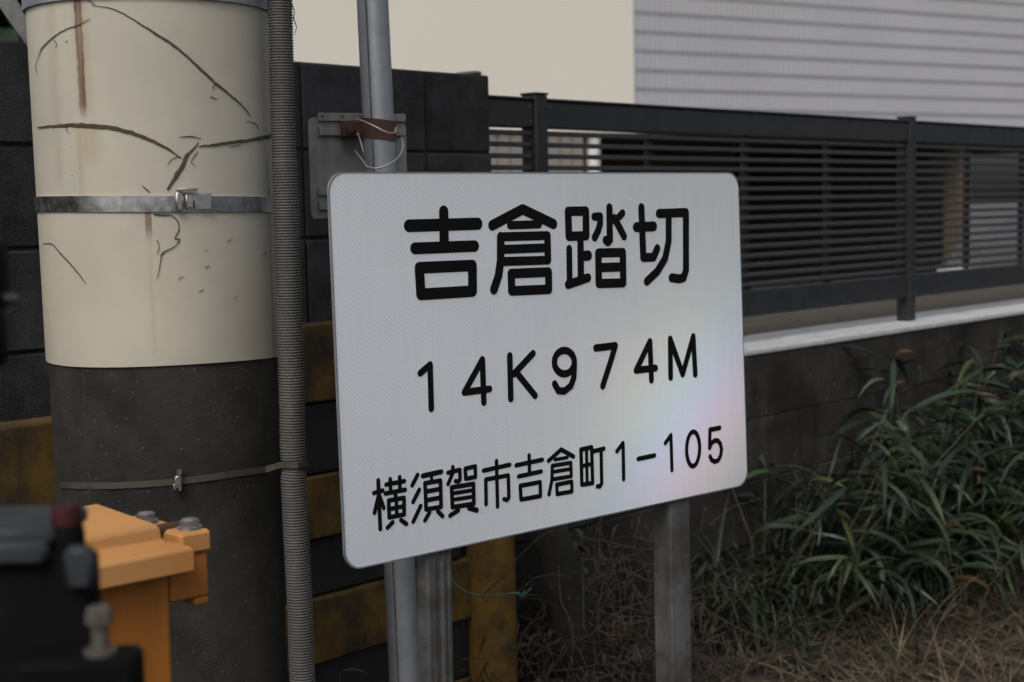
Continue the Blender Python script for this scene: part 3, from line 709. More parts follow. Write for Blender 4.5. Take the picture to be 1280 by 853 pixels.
def rrect(pts, r, seg=8):
    out = []; n = len(pts)
    for i in range(n):
        p = Vector(pts[i]); a = (Vector(pts[i - 1]) - p).normalized(); b = (Vector(pts[(i + 1) % n]) - p).normalized()
        s0 = p + a * r; c = p + a * r + b * r; e = p + b * r
        for k in range(seg + 1):
            t = math.pi / 2 * k / seg
            out.append(c - b * r * math.cos(t) - a * r * math.sin(t))
    return out
cor = [(0, 0), ((TR - TL).dot(SU), (TR - TL).dot(SV)), ((BR - TL).dot(SU), (BR - TL).dot(SV)), ((BL - TL).dot(SU), (BL - TL).dot(SV))]
poly = rrect(cor, .030)[::-1]
mb = MB(); mb.prism(poly, TL, SF, -.0026, 0.0)
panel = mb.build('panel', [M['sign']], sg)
ul = panel.data.uv_layers.new(name='UVMap')
for lp in panel.data.loops:
    p = panel.data.vertices[lp.vertex_index].co + foot - TL; ul.data[lp.index].uv = (p.dot(SU), p.dot(SV))
# thin bright edge of the aluminium plate
mb = MB(); rim_o = rrect(cor, .030); 
cen = Vector(cor[0]) / 4 + Vector(cor[1]) / 4 + Vector(cor[2]) / 4 + Vector(cor[3]) / 4
def grow(p, e):
    d_ = Vector(p) - cen; return Vector((p[0] + (e if d_.x > 0 else -e), p[1] + (e if d_.y > 0 else -e)))
ro = [grow(p, .0022) for p in rim_o]; vs = []; fs = []; n = len(ro)
for a, b in zip(rim_o, ro):
    for (q, h_) in ((a, .0003), (b, .0003), (b, -.004), (a, -.004)): vs.append(TL + SU * q[0] + SV * q[1] + SN * h_)
for i in range(n):
    j = (i + 1) % n
    for k in range(4): fs.append((4 * i + k, 4 * j + k, 4 * j + (k + 1) % 4, 4 * i + (k + 1) % 4))
mb.add(vs, fs); mb.build('rim', M['galv'], panel)

def glyph(strokes, conv, wpx):
    """strokes: list of (points, closed) in zoomed pixels, conv -> photo pixels, wpx stroke width in photo pixels"""
    allp = [conv(p) for s_ in strokes for p in s_[0]]
    cx = sum(p[0] for p in allp) / len(allp); cy = sum(p[1] for p in allp) / len(allp)
    a = Vector(spx(cx, cy)); jx = Vector(spx(cx + 1, cy)) - a; jy = Vector(spx(cx, cy + 1)) - a
    r = wpx * math.sqrt(abs(jx.x * jy.y - jx.y * jy.x)) / 2 * (1.06 if wpx > 8 else 1.14 if wpx > 5 else 1.22)
    mb = MB(); lay = 0
    for s_ in strokes:
        pts, closed = s_[0], s_[1]; rr = r * (s_[2] if len(s_) > 2 else 1)
        q = [Vector(spx(*conv(p))) for p in pts]
        seg = list(zip(q, q[1:])) + ([(q[-1], q[0])] if closed else [])
        for A, B in seg:
            lay += 1; h_ = .00035 + lay * 6e-6
            d_ = (B - A); L_ = d_.length
            if L_ < 1e-6: continue
            d_ /= L_; n_ = Vector((-d_.y, d_.x)); outl = []
            an = math.atan2(d_.y, d_.x)
            for k in range(9): t = an + math.pi / 2 + math.pi * k / 8; outl.append(A + Vector((math.cos(t), math.sin(t))) * rr)
            for k in range(9): t = an - math.pi / 2 + math.pi * k / 8; outl.append(B + Vector((math.cos(t), math.sin(t))) * rr)
            mb.add([TL + SU * p.x + SV * p.y + SN * h_ for p in outl], [tuple(range(18))])
    return mb.build('character', M['ink'], panel)
def cz(x0, y0, s_): return lambda p: (x0 + p[0] / s_, y0 + p[1] / s_)
def ell(cx, cy, rx, ry, a0=0, a1=360, n=20, tilt=0):
    out = []
    for k in range(n + 1):
        t = math.radians(a0 + (a1 - a0) * k / n); x = rx * math.cos(t); y_ = ry * math.sin(t)
        out.append((cx + x, cy + y_ + tilt * x))
    return out
A = cz(480, 230, 3.048); D = cz(650, 240, 5.333); B_ = cz(490, 400, 3.122); E_ = cz(460, 570, 8.533); F_ = cz(600, 540, 7.111); G = cz(760, 520, 7.111)
glyph([([(94, 160), (357, 152)], 0, 1.06), ([(227, 105), (229, 240)], 0, 1.02), ([(117, 246), (345, 237)], 0), ([(134, 320), (336, 311), (337, 409), (140, 421)], 1, 1.0)], A, 12.2)
glyph([([(412, 158), (528, 97), (645, 153)], 0), ([(480, 158), (590, 154)], 0, .8), ([(444, 202), (622, 197), (624, 291), (450, 296)], 0, .86), ([(450, 250), (612, 244)], 0, .86),
       ([(444, 202), (444, 290), (436, 350), (418, 403)], 0, .95), ([(484, 342), (626, 336), (627, 402), (486, 408)], 1, .93)], A, 10.8)
glyph([([(320, 130), (438, 128), (440, 293), (325, 297)], 1), ([(402, 300), (405, 590)], 0, .95), ([(430, 427), (455, 425)], 0, 1.1), ([(327, 380), (330, 600)], 0, .85), ([(320, 618), (452, 573)], 0, .98),
       ([(495, 166), (533, 164), (533, 212), (519, 260), (497, 304)], 0, .9), ([(595, 105), (598, 320), (585, 335), (570, 322)], 0, .96), ([(683, 142), (632, 195)], 0, .85), ([(628, 175), (693, 297)], 0, .92),
       ([(521, 408), (684, 404), (687, 607), (524, 611)], 1, 1.0), ([(530, 505), (680, 500)], 0)], D, 9.3)
glyph([([(775, 236), (890, 230)], 0, 1.06), ([(808, 105), (821, 438), (890, 436), (914, 378)], 0, .95), ([(925, 145), (1105, 138), (1106, 520), (1090, 572), (1060, 580), (1010, 573)], 0, .98), ([(990, 150), (990, 330), (966, 445), (915, 530), (845, 597)], 0, .95)], D, 9.2)
w2 = 7.0
glyph([([(110, 208), (148, 175), (153, 347)], 0)], B_, w2)
glyph([([(352, 155), (282, 283), (380, 270)], 0), ([(352, 155), (358, 322)], 0)], B_, w2)
glyph([([(459, 140), (463, 308)], 0), ([(550, 131), (474, 212)], 0), ([(484, 204), (558, 296)], 0)], B_, w2)
glyph([(ell(672, 165, 39, 46), 0), ([(711, 170), (709, 225), (697, 258), (672, 278), (648, 276), (634, 250)], 0)], B_, w2)
glyph([([(795, 110), (871, 101), (852, 165), (822, 258)], 0)], B_, w2)
glyph([([(1006, 85), (952, 197), (1028, 188)], 0), ([(1006, 85), (1012, 235)], 0)], B_, w2 * .94)
glyph([([(1087, 225), (1085, 75), (1134, 212), (1175, 65), (1183, 212)], 0)], B_, w2 * .90)
w3 = 4.5
glyph([([(107, 262), (130, 782)], 0), ([(62, 397), (155, 370)], 0), ([(110, 430), (68, 608)], 0), ([(122, 425), (168, 558)], 0, .9), ([(192, 307), (385, 270)], 0), ([(235, 248), (240, 380)], 0, .95), ([(335, 228), (340, 360)], 0, .95),
       ([(185, 402), (395, 362)], 0), ([(290, 395), (294, 450)], 0), ([(219, 477), (382, 448), (384, 625), (225, 656)], 1), ([(300, 460), (304, 640)], 0, .9), ([(222, 568), (384, 537)], 0, .95), ([(262, 708), (208, 766)], 0), ([(350, 685), (408, 726)], 0)], E_, w3)
glyph([([(527, 205), (470, 315)], 0), ([(545, 362), (480, 492)], 0), ([(560, 535), (482, 702)], 0), ([(584, 214), (780, 170)], 0, 1.1), ([(678, 205), (676, 270)], 0, .85), ([(607, 292), (771, 264), (778, 545), (618, 572)], 1), ([(615, 382), (772, 352)], 0), ([(617, 475), (775, 445)], 0), ([(655, 605), (606, 688)], 0), ([(742, 592), (793, 643)], 0)], E_, w3)
glyph([([(852, 180), (978, 150), (980, 258), (962, 273), (932, 270)], 0, .95), ([(903, 120), (900, 190), (853, 300)], 0, .95), ([(1035, 137), (1142, 112), (1145, 225), (1041, 245)], 1, .95), ([(890, 337), (1123, 300), (1127, 512), (900, 548)], 1), ([(893, 402), (1122, 366)], 0, .85), ([(897, 470), (1125, 434)], 0, .85), ([(960, 582), (873, 638)], 0), ([(1077, 556), (1158, 580)], 0, 1.1)], E_, w3)
w4 = 4.2
glyph([([(30, 345), (263, 293)], 0), ([(145, 260), (155, 665)], 0), ([(53, 643), (50, 424), (250, 387), (255, 585), (240, 605), (212, 598)], 0)], F_, w4)
glyph([([(320, 298), (553, 248)], 0), ([(435, 210), (439, 375)], 0), ([(342, 397), (543, 352)], 0), ([(356, 480), (533, 447), (536, 570), (364, 602)], 1)], F_, w4)
glyph([([(608, 258), (720, 158), (830, 220)], 0), ([(665, 248), (775, 228)], 0, .8), ([(641, 302), (806, 275), (810, 395), (645, 423)], 0, .9), ([(645, 357), (805, 330)], 0, .85), ([(641, 302), (638, 430), (612, 555)], 0, .95), ([(680, 470), (813, 443), (816, 530), (685, 553)], 1, .95)], F_, w4)
glyph([([(896, 158), (991, 137), (1000, 455), (904, 470)], 1), ([(945, 150), (951, 460)], 0, .9), ([(900, 305), (995, 286)], 0, .9), ([(1008, 172), (1100, 150)], 0), ([(1075, 165), (1080, 460), (1066, 484), (1042, 484)], 0)], F_, w4)
glyph([([(78, 315), (132, 243), (138, 563)], 0)], G, w4)
glyph([([(267, 383), (412, 352)], 0)], G, w4)
glyph([([(508, 243), (558, 172), (567, 483)], 0)], G, w4 * .96)
glyph([(ell(755, 294, 58, 153, 0, 360, 28, -.12), 0)], G, w4)
glyph([([(992, 107), (905, 124), (902, 285)], 0), ([(904, 283), (918, 245), (945, 220), (975, 220), (998, 250), (1008, 300), (1000, 355), (978, 396), (948, 408), (920, 392), (906, 362)], 0)], G, w4)

# sign posts: lipped channel section, standing just behind the panel
def channel(px0, py0, pxb, pyb, wd, dp, ribs):
    n_off = -.006
    q0 = hit(px0, py0, TL + SN * n_off, SN); q1 = hit(pxb, pyb, TL + SN * n_off, SN)
    up = (q0 - q1).normalized()
    ub = (SU - up * SU.dot(up)).normalized(); nb = ub.cross(up).normalized()
    if nb.dot(SN) < 0: nb = -nb
    top = q0 + up * .50; L_ = top.z / up.z
    bot = top - up * L_
    mb = MB()
    h_ = wd / 2
    if ribs:      # front face with two shallow grooves
        prof = [(-h_, -dp), (-h_, -.004), (-h_ + .004, 0), (-h_ * .35, 0), (-h_ * .25, -.004), (h_ * .12, -.004), (h_ * .22, 0), (h_ * .40, 0), (h_ * .46, -.003), (h_ * .60, -.003), (h_ * .66, 0), (h_ - .004, 0), (h_, -.004), (h_, -dp)]
    else:
        prof = [(-h_, -dp), (-h_, -.004), (-h_ + .003, -.001), (-h_ + .008, 0), (h_ - .008, 0), (h_ - .003, -.001), (h_, -.004), (h_, -dp)]
    mb.prism(prof, bot, (ub, nb, up), -.35, L_)
    return mb.build('post', M['galvd'], sg, angle=30)
channel(550, 700, 553, 850, .054, .028, True)
channel(851, 640, 854, 850, .056, .045, False)
for f_ in (.20, .80):     # stiffening rails on the back
    c0 = Vector(cor[0]).lerp(Vector(cor[3]), f_); c1 = Vector(cor[1]).lerp(Vector(cor[2]), f_)
    mb = MB(); d_ = (c1 - c0)
    mb.box(TL + SU * c0.x + SV * c0.y, SF, (.03, -.012, -.0058), (d_.x - .03, .012, -.0030)); mb.build('back_rail', M['galv'], sg)

# ------------------------------------------------------------------ steel pipe with the back of a small plate
a0 = P(465.5, 0, 2.95); a1 = P(503, 780, 2.95)
ud = (a0 - a1).normalized(); pbase = a1 - ud * (a1.z / ud.z)
pp = thing('steel_pipe', pbase, 'round galvanised steel pipe standing behind the left post of the sign', 'pipe')
mb = MB(); mb.tube([pbase - ud * .3, pbase + ud * 2.9], .0308, 32); mb.build('tube', M['galv'], pp, angle=40)
mb = MB(); q = pbase + ud * .1
cr_ = (H - a0); cr_.z = 0; cr_.normalize(); sr_ = Vector((-cr_.y, cr_.x, 0));
if sr_.x < 0: sr_ = -sr_
mb.tube([pbase + cr_ * .0300 - sr_ * .013 + ud * .1, pbase + cr_ * .0300 - sr_ * .013 + ud * 2.88], .0014, 6); mb.build('weld_seam', M['galvd'], pp)
pc = hit(448, 205, a0 - cr_ * .045, cr_)
pl = thing('small_sign_plate', pc, 'weathered grey back of a small sign plate clamped to the steel pipe', 'sign')
pu = (UW * .55 + sr_ * .45).normalized(); pn = Vector((pu.y, -pu.x, 0)); po = pc - pn * .0
def ppx(x, y, n=0):
    p = hit(x, y, po + pn * n, pn) - po; return p.dot(pu), p.z
q0 = ppx(385, 140); q1 = ppx(507, 152); q3 = ppx(391, 274)
polyp = [(q0[0], q3[1]), (q1[0], q3[1] + .008), (q1[0], q1[1]), (q0[0], q1[1] + .006)]
mb = MB(); mb.prism(rrect(polyp, .012, 4), po, (pu, UP, pn), -.003, 0); mb.build('plate', M['plate'], pl)
for yy in (157, 250):
    c_ = ppx(397, yy)
    mb = MB(); x0_, x1_ = c_[0], q1[0] - .004
    mb.box(po, (pu, UP, pn), (x0_, c_[1] + .008, .0004), (x1_, c_[1] + .024, .010), .001)
    mb.box(po, (pu, UP, pn), (x0_, c_[1] - .020, .0004), (x1_, c_[1] - .006, .010), .001)
    mb.box(po, (pu, UP, pn), (x0_, c_[1] - .0058, .0004), (x1_, c_[1] + .0078, .003), 0)
    mb.build('rail', M['plate'], pl)
    if yy == 157:
        for dx in (.006, .048, .09):
            bmh = MB(); cc_ = po + pu * (x0_ + dx) + UP * (c_[1] + .0175) + pn * .010
            bmh.tube([cc_, cc_ + pn * .002], .0022, 8); bmh.build('rivet', M['crack'], pl)
# rusty pipe clamp and safety wire
zc_ = hit(475, 163, a0, cr_).z; pc_ = pbase + ud * ((zc_ - pbase.z) / ud.z)
mb = MB(); n = 40; vs = []; fs = []
for i in range(n):
    a = 2 * math.pi * i / n; d_ = cr_ * math.cos(a) + sr_ * math.sin(a)
    for (r_, h_) in ((.0312, -.019), (.0338, -.019), (.0338, .019), (.0312, .019)): vs.append(pc_ + d_ * r_ + ud * (h_ - .004 * math.sin(a)))
for i in range(n):
    for k in range(4): fs.append((4 * i + k, 4 * ((i + 1) % n) + k, 4 * ((i + 1) % n) + (k + 1) % 4, 4 * i + (k + 1) % 4))
mb.add(vs, fs)
e0 = hit(427, 162, a0 - cr_ * .012, cr_)
ex = (pc_ - e0).normalized()
mb.box(e0, (sr_, ud, cr_), (-.001, -.016, -.016), (.052, .017, .012), .003)
clampo = mb.build('clamp', M['rust'], pl, angle=40)
mb = MB(); b_ = e0 + sr_ * .018 + cr_ * .013; mb.tube([b_, b_ + cr_ * .008], .009, 6); mb.build('nut', M['rust'], clampo)
def wpath(pts, dd): return [P(x, y, 2.9 + d_) for (x, y), d_ in zip(pts, dd)]
mb = MB(); W1 = wpath([(445, 149), (455, 152), (466, 157), (477, 163), (487, 167), (494, 166), (495, 160)], [-.02, -.045, -.06, -.062, -.055, -.04, -.02])
mb.tube(W1, .0017, 6)
mb.tube(wpath([(447, 166), (451, 178), (454, 190), (455, 198)], [-.03, -.05, -.055, -.05]), .0014, 6)
mb.tube(wpath([(444, 189), (452, 199), (459, 209), (470, 211), (482, 208), (494, 201), (501, 193), (504, 182), (502, 172)], [-.02, -.05, -.062, -.068, -.066, -.058, -.04, -.02, 0]), .0017, 6)
mb.build('safety_wire', M['wire'], pl, smooth=True)

# ------------------------------------------------------------------ yellow and black barrier of stacked boards
NB_ = .055
barr = thing('striped_barrier', Wp(.8, .05, 0), 'low barrier of stacked yellow and black boards with yellow end post, behind the sign', 'barrier')
s1 = wall_px(604, 750, NB_)[0]
cuts = [wall_px(395, y, NB_)[1] for y in (404, 505, 595, 676, 748, 832)]
cuts += [cuts[-1] - .15, cuts[-1] - .30]
for i in range(len(cuts) - 1):
    m_ = MB(); off = (0.0, -.008, .002, -.010, .006, -.008, 0)[i]
    m_.box(OW, WF, (.36, .006, cuts[i + 1] + .003), (s1 - (.06 if i == 3 else .001), NB_ + off, cuts[i] - .002), .005)
    m_.build('board', M['yellow'] if i % 2 == 0 else M['blackp'], barr)
sA = wall_px(580, 740, NB_ + .01)[0]; sBp = wall_px(641, 740, NB_ + .01)[0]
p0 = Wp((sA + sBp) / 2 + .004, NB_ + .012, -.2); 
m_ = MB(); m_.tube([p0, p0 + UP * .9, p0 + UP * 1.10, p0 + UP * 1.13], [(sBp - sA) * .36, (sBp - sA) * .36, (sBp - sA) * .36, (sBp - sA) * .28], 24); m_.build('end_post', M['yellowp'], barr, angle=40)
lb = thing('board_end', Wp(-.6, .1, 0), 'single weathered yellow board in front of the block wall, left of the utility pole', 'barrier')
nb_ = .075
zt_ = wall_px(35, 530, nb_)[1]; zb_ = wall_px(35, 640, nb_)[1]; sr = wall_px(72, 580, nb_)[0]
m_ = MB(); m_.box(OW, WF, (-1.4, .004, zb_), (sr + .05, nb_, zt_), .006); m_.build('board', M['yellow'], lb)
for s_ in (-1.2, -.35):
    m_ = MB(); m_.box(OW, WF, (s_, .006, -.2), (s_ + .09, nb_ - .012, zb_ - .002), .004); m_.build('support', M['blackp'], lb)

# leaning dark timber and green cord
q = [hit(x, y, OW + NW * .16, NW) for x, y in ((664, 600), (694, 690), (716, 790), (731, 860))]
dv = (q[3] - q[2]).normalized(); q.append(q[3] + dv * (q[3].z + .1) / max(.2, -dv.z))
m_ = MB(); pts = []; rad = []
for i in range(33):
    t = i / 32 * 4; k = min(int(t), 3); p = q[k].lerp(q[k + 1], t - k); pts.append(p + Vector((noise.noise(p * 9), noise.noise(p * 9 + Vector((5, 0, 0))), 0)) * .006); rad.append(.050 + .006 * i / 32 + .003 * noise.noise(p * 14))
m_.tube(pts, rad, 16)
for i, v in enumerate(m_.v): m_.v[i] = v + Vector((noise.noise(v * 22), noise.noise(v * 22 + Vector((9, 0, 0))), 0)) * .006
tag(m_.build('leaning_timber', M['bark'], smooth=True), 'dark weathered timber leaning to the left behind the sign', 'timber')
m_ = MB(); n_ = .12
cp = [hit(x, y, OW + NW * nn_, NW) for x, y, nn_ in ((560, 718, .06), (572, 733, .10), (585, 741, .13), (600, 745, .15), (620, 745, .17), (636, 742, .19), (646, 741, .21), (655, 745, .218), (664, 735, .222))]
m_.tube(cp, .0022, 6)
m_.tube([cp[6], cp[6] + UP * -.012 + UW * .01 + NW * .006, cp[6] + UP * .004 + UW * .018 + NW * .009, cp[6] + UP * -.016 + UW * .006 + NW * .01], .0022, 6)
tag(m_.build('green_cord', M['cord'], smooth=True), 'thin green cord tied from the yellow barrier to the leaning timber', 'cord')

# ------------------------------------------------------------------ amber junction box
QB = P(200, 655, 1.85); UBX = heading(2733, 217); NBX = Vector((UBX.y, -UBX.x, 0)); XF = (UBX, NBX, UP)
def bx(x, y, n=0.0):
    p = hit(x, y, QB + NBX * n, NBX) - QB; return p.dot(UBX), p.z
base = Vector((QB.x, QB.y, 0)) - UBX * .12 - NBX * .12
jb = thing('amber_junction_box', base, 'amber yellow steel box with a pyramid lid in front of the utility pole', 'box')
Lx, Lz = bx(29, 681); Wd = -Lx; D_ = Wd * .95
ax_, az_ = bx(121, 630, -D_ * .5)
m_ = MB()
c4 = [(Lx, 0), (0, 0), (0, -D_), (Lx, -D_)]
h1 = bx(200, 680)[1]          # bottom of the raised lid
top = QB + UBX * ax_ + NBX * (-D_ * .5) + UP * az_
def ringv(e, z, c=c4): 
    cxm, cym = (c[0][0] + c[1][0]) / 2, (c[1][1] + c[2][1]) / 2
    return [QB + UBX * (u + (e if u > cxm else -e)) + NBX * (v + (e if v > cym else -e)) + UP * z for u, v in c]
loops = [ringv(-.012, .0035), ringv(-.003, -.001), ringv(0, -.006), ringv(.001, h1 + .006), ringv(.006, h1), ringv(.026, h1 - .004), ringv(.029, h1 - .008), ringv(.029, h1 - .034), ringv(.026, h1 - .036), ringv(0.0, h1 - .036)]
vs = [top]; fs = []
for lp_ in loops: vs += lp_
for k in range(4): fs.append((0, 1 + k, 1 + (k + 1) % 4))
for r_ in range(len(loops) - 1):
    for k in range(4): a = 1 + r_ * 4 + k; b = 1 + r_ * 4 + (k + 1) % 4; fs.append((a, a + 4, b + 4, b))
m_.add(vs, fs)
lid = m_.build('lid', M['amberl'], jb, angle=25)
bv = lid.modifiers.new('bevel', 'BEVEL'); bv.width = .006; bv.segments = 3; bv.limit_method = 'ANGLE'; bv.angle_limit = math.radians(25)
bb = h1 - .034
rx_ = bx(216, 740)[0]
m_ = MB(); m_.box(QB, XF, (Lx + .01, -D_ + .01, -QB.z - .1), (rx_, -.006, bb), .006); m_.build('body', M['amber'], jb)
# bolt ears on the right side of the lid
e1 = bx(256, 655, -.02)[0]
m_ = MB(); m_.box(QB, XF, (.0295, -.060, h1 - .022), (e1, -.004, h1 + .006), .004); m_.build('ear', M['amberl'], jb)
m_ = MB(); m_.box(QB, XF, (rx_ + .001, -.052, bb - .045), (e1 - .004, -.008, h1 - .0235), .003); m_.box(QB, XF, (e1 - .024, -.052, bb - .056), (e1 - .004, -.008, bb - .0455), .003); m_.build('lug', M['amber'], jb)
m_ = MB(); m_.box(QB, XF, (.0292, -.16, h1 - .018), (e1 - .012, -.085, h1 + .005), .004); m_.build('ear', M['amberl'], jb)
for (nx, ny, dy) in ((e1 - .018, -.026, 0), (.038, -.105, 0)):
    c_ = QB + UBX * nx + NBX * ny + UP * (h1 + .0062)
    b_ = MB(); b_.tube([c_, c_ + UP * .003], .0155, 20); b_.tube([c_ + UP * .0031, c_ + UP * .011, c_ + UP * .013], [.0125, .0125, .009], 6); b_.build('bolt', M['bolt'], jb, angle=35)
b_ = MB(); c_ = QB + UBX * .036 + NBX * -.05 + UP * (h1 + .006); b_.tube([c_ - UBX * .02, c_ + UBX * .02], .007, 10); b_.build('hinge_pin', M['rust'], jb, angle=40)

# ------------------------------------------------------------------ black machine close to the camera, lower left
DM = 1.02
def mp_(x, y, d_=DM): return P(x, y, d_)
mbase = mp_(70, 800); mbase.z = 0
ma = thing('black_switch_machine', mbase, 'black blurred machine with a dark red cap and a bolt at the lower left corner', 'machine')
MR = right.copy(); MR.z = 0; MR.normalize(); MN = Vector((MR.y, -MR.x, 0)); MF = (MR, MN, UP)
def m_at(x, y, d_=DM): p = mp_(x, y, d_); return p
def mbx(x0, y0, x1, y1, dn0, dn1, bev, name, mtl, parent=ma, bottom=None):
    a = mp_(x0, y0); b = mp_(x1, y1)
    o = a.copy()
    lo = (0, -dn1, (b - a).z if bottom is None else bottom - a.z); hi = ((b - a).dot(MR), -dn0, 0)
    q_ = MB(); q_.box(o, MF, lo, hi, bev); return q_.build(name, mtl, parent, angle=40)
mbx(-90, 700, 112, 860, .0, .035, .006, 'body', M['black'], bottom=-.05)
mbx(84, 680, 122, 735, -.012, .0, .004, 'cover_plate', M['blackg'])
mbx(-90, 668, 60, 692, .012, .10, .004, 'housing', M['blackg'])
mbx(-90, 676, 64, 704, -.012, -.001, .004, 'front_flange', M['blackg'])
c_ = mp_(85, 692, DM + .03)
k_ = DM / F
m_ = MB(); m_.tube([c_, c_ + UP * 30 * k_, c_ + UP * 38 * k_], [23 * k_, 22 * k_, 20 * k_], 20); kn = m_.build('knob', M['black'], ma, angle=40)
m_ = MB(); m_.tube([c_ + UP * 38.5 * k_, c_ + UP * 58 * k_, c_ + UP * 63 * k_], [20 * k_, 19 * k_, 16 * k_], 20); m_.build('cap', M['red'], kn, angle=40)
mbx(40, 806, 183, 870, -.045, -.0005, .004, 'bracket_block', M['black'], bottom=-.05)
c_ = mp_(126, 815, DM - .025)
m_ = MB(); m_.tube([c_ - UP * 6 * k_, c_ + UP * 4 * k_], 20 * k_, 20); m_.tube([c_ + UP * 4 * k_, c_ + UP * 36 * k_], 11 * k_, 14); m_.tube([c_ + UP * 36 * k_, c_ + UP * 48 * k_, c_ + UP * 56 * k_], [17 * k_, 17 * k_, 14 * k_], 6); m_.build('bolt', M['boltd'], ma, angle=35)

mm = P(-75, 340, 1.1); mm.z = 0
ms = thing('black_mast', mm, 'blurred black mast bracket poking in at the left edge of the picture', 'bracket')
m_ = MB(); m_.tube([mm - UP * .2, mm + UP * 2.6], .022, 16); m_.build('mast', M['black'], ms, angle=40)
a = P(-30, 350, 1.1)
m_ = MB(); m_.box(a, MF, (-.03, -.02, -.024), (.020, .02, .030), .008); m_.build('bracket', M['black'], ms, angle=40)
a = P(-20, 374, 1.1)
m_ = MB(); m_.tube([a, a + MR * .018, a + MR * .026], [.005, .0045, .003], 10); m_.build('pin', M['blackg'], ms, angle=40)
m_ = MB(); a = P(-14, 408, 1.1); m_.box(a, MF, (-.036, -.015, -.03), (.010, .015, .012), .006); m_.build('bracket', M['black'], ms, angle=40)

# ------------------------------------------------------------------ vegetation
def leaf_mesh(L_, w_, bend, fold=.25, nseg=6, mtl=None, twist=0.0):
    vs = []; fs = []
    x = z_ = 0.0
    for i in range(nseg + 1):
        t = i / nseg; an = bend * t * t
        if i: x += L_ / nseg * math.cos(an); z_ -= L_ / nseg * math.sin(an)
        ww = w_ * (math.sin(math.pi * min(1, t * 1.02 + .015) ** .75) ** .8 if t < 1 else 0) / 2 + .0004
        tw = twist * t
        vs += [Vector((x, -ww * math.cos(tw), z_ + ww * (fold + math.sin(tw)))), Vector((x, 0, z_)), Vector((x, ww * math.cos(tw), z_ + ww * (fold - math.sin(tw))))]
    for i in range(nseg):
        b = 3 * i; fs += [(b, b + 3, b + 4, b + 1), (b + 1, b + 4, b + 5, b + 2)]
    mb = MB(); mb.add(vs, fs); me = mb.mesh('leaf')
    for p in me.polygons: p.use_smooth = True
    if mtl: me.materials.append(mtl)
    return me
LM = [leaf_mesh(.27, .020, 1.1, mtl=M['leaf']), leaf_mesh(.31, .018, 1.9, mtl=M['leaf'], twist=.7), leaf_mesh(.22, .020, .6, mtl=M['leaf']), leaf_mesh(.30, .016, 2.4, mtl=M['leaf'], twist=-.8), leaf_mesh(.26, .017, 1.4, mtl=M['leafb'], twist=.4)]
LM += LM[:4] * 3 + [leaf_mesh(.24, .017, 1.3, mtl=M['leafy'], twist=.4)]
LD = leaf_mesh(.13, .018, 1.3, mtl=M['leafd'], twist=1.2)
def clump(base, label, nstem, spread, hmin, hmax, lpst, lean=.35, scale=1.0):
    t = thing('bamboo_grass', base, label, 'bamboo grass', 'bamboo grass below the fence')
    st_ = MB()
    for i in range(nstem):
        an = random.uniform(0, 2 * math.pi); r_ = spread * math.sqrt(random.random())
        b = base + UW * (r_ * math.cos(an)) + NW * (r_ * math.sin(an) * .6)
        h_ = random.uniform(hmin, hmax); ld = Vector((random.gauss(0, 1), random.gauss(0, 1), 0)) * lean * .5 + NW * lean * .35
        p1 = b + UP * h_ * .5 + ld * h_ * .25; p2 = b + UP * h_ + ld * h_ * .8
        st_.tube([b - UP * .05, p1, p2], [.0028, .0022, .0012], 5)
        for k in range(lpst):
            f_ = 1 - .40 * random.random() ** 2.2
            pos = p1.lerp(p2, (f_ - .5) * 2) if f_ > .5 else b.lerp(p1, f_ * 2)
            az = random.uniform(0, 2 * math.pi); el = random.uniform(-.2, .7)
            d_ = Vector((math.cos(az) * math.cos(el), math.sin(az) * math.cos(el), math.sin(el)))
            d_ = (d_ + ld * .3).normalized()
            sd = UP.cross(d_).normalized(); nn_ = d_.cross(sd)
            rr = Matrix.Rotation(random.gauss(0, .5), 3, d_); sd = rr @ sd; nn_ = rr @ nn_
            s_ = random.uniform(.5, 1.15) * scale
            me = LD if random.random() < .03 else random.choice(LM)
            inst('leaf', me, fram(pos, d_ * s_, sd * s_, nn_ * s_), t)
    st_.build('stem', M['stem'], t, smooth=True)
def gp(x, y, z=0.0):      # photo pixel on the ground plane
    r = ray(x, y); return H + r * ((z - H.z) / r.z)
lab = ['sparse bamboo grass clump beside the lower right corner of the sign, leaves drooping from bare stems',
       'bamboo grass clump against the wall, second one out from the right edge of the sign',
       'tall bamboo grass clump against the wall directly below the fence post',
       'tall bamboo grass clump reaching up the wall a little right of the fence post',
       'tall bamboo grass clump against the wall, cut off by the right edge of the picture',
       'low bamboo grass clump at the edge of the straw, rightmost of the low ones',
       'low bamboo grass clump at the edge of the straw, straight below the fence post',
       'medium bamboo grass clump near the right edge, in front of the tall ones by the wall',
       'medium bamboo grass clump in front of the tall one below the fence post',
       'low bamboo grass clump at the left end of the row, just behind the straw']
spots = [(2.50, .17, 4, .13, .55, .76, 8), (2.85, .18, 5, .2, .55, .84, 8), (3.35, .16, 6, .3, .66, .97, 9), (3.85, .18, 7, .3, .66, .96, 9), (4.15, .18, 7, .3, .66, .98, 9), (3.25, .42, 6, .25, .24, .42, 8), (2.98, .38, 5, .25, .26, .42, 8),
         (3.50, .36, 7, .3, .42, .68, 9), (3.15, .28, 7, .28, .35, .64, 9), (2.68, .30, 5, .2, .22, .42, 8)]
for (s_, n_, ns, spd, h0, h1_, lp_), l_ in zip(spots, lab): clump(Wp(s_, n_, mound(s_, n_) - .02), l_, int(ns * 1.9), spd * 1.15, h0 * .70, h1_ - mound(s_, n_) * .6, lp_ + 3, .5)
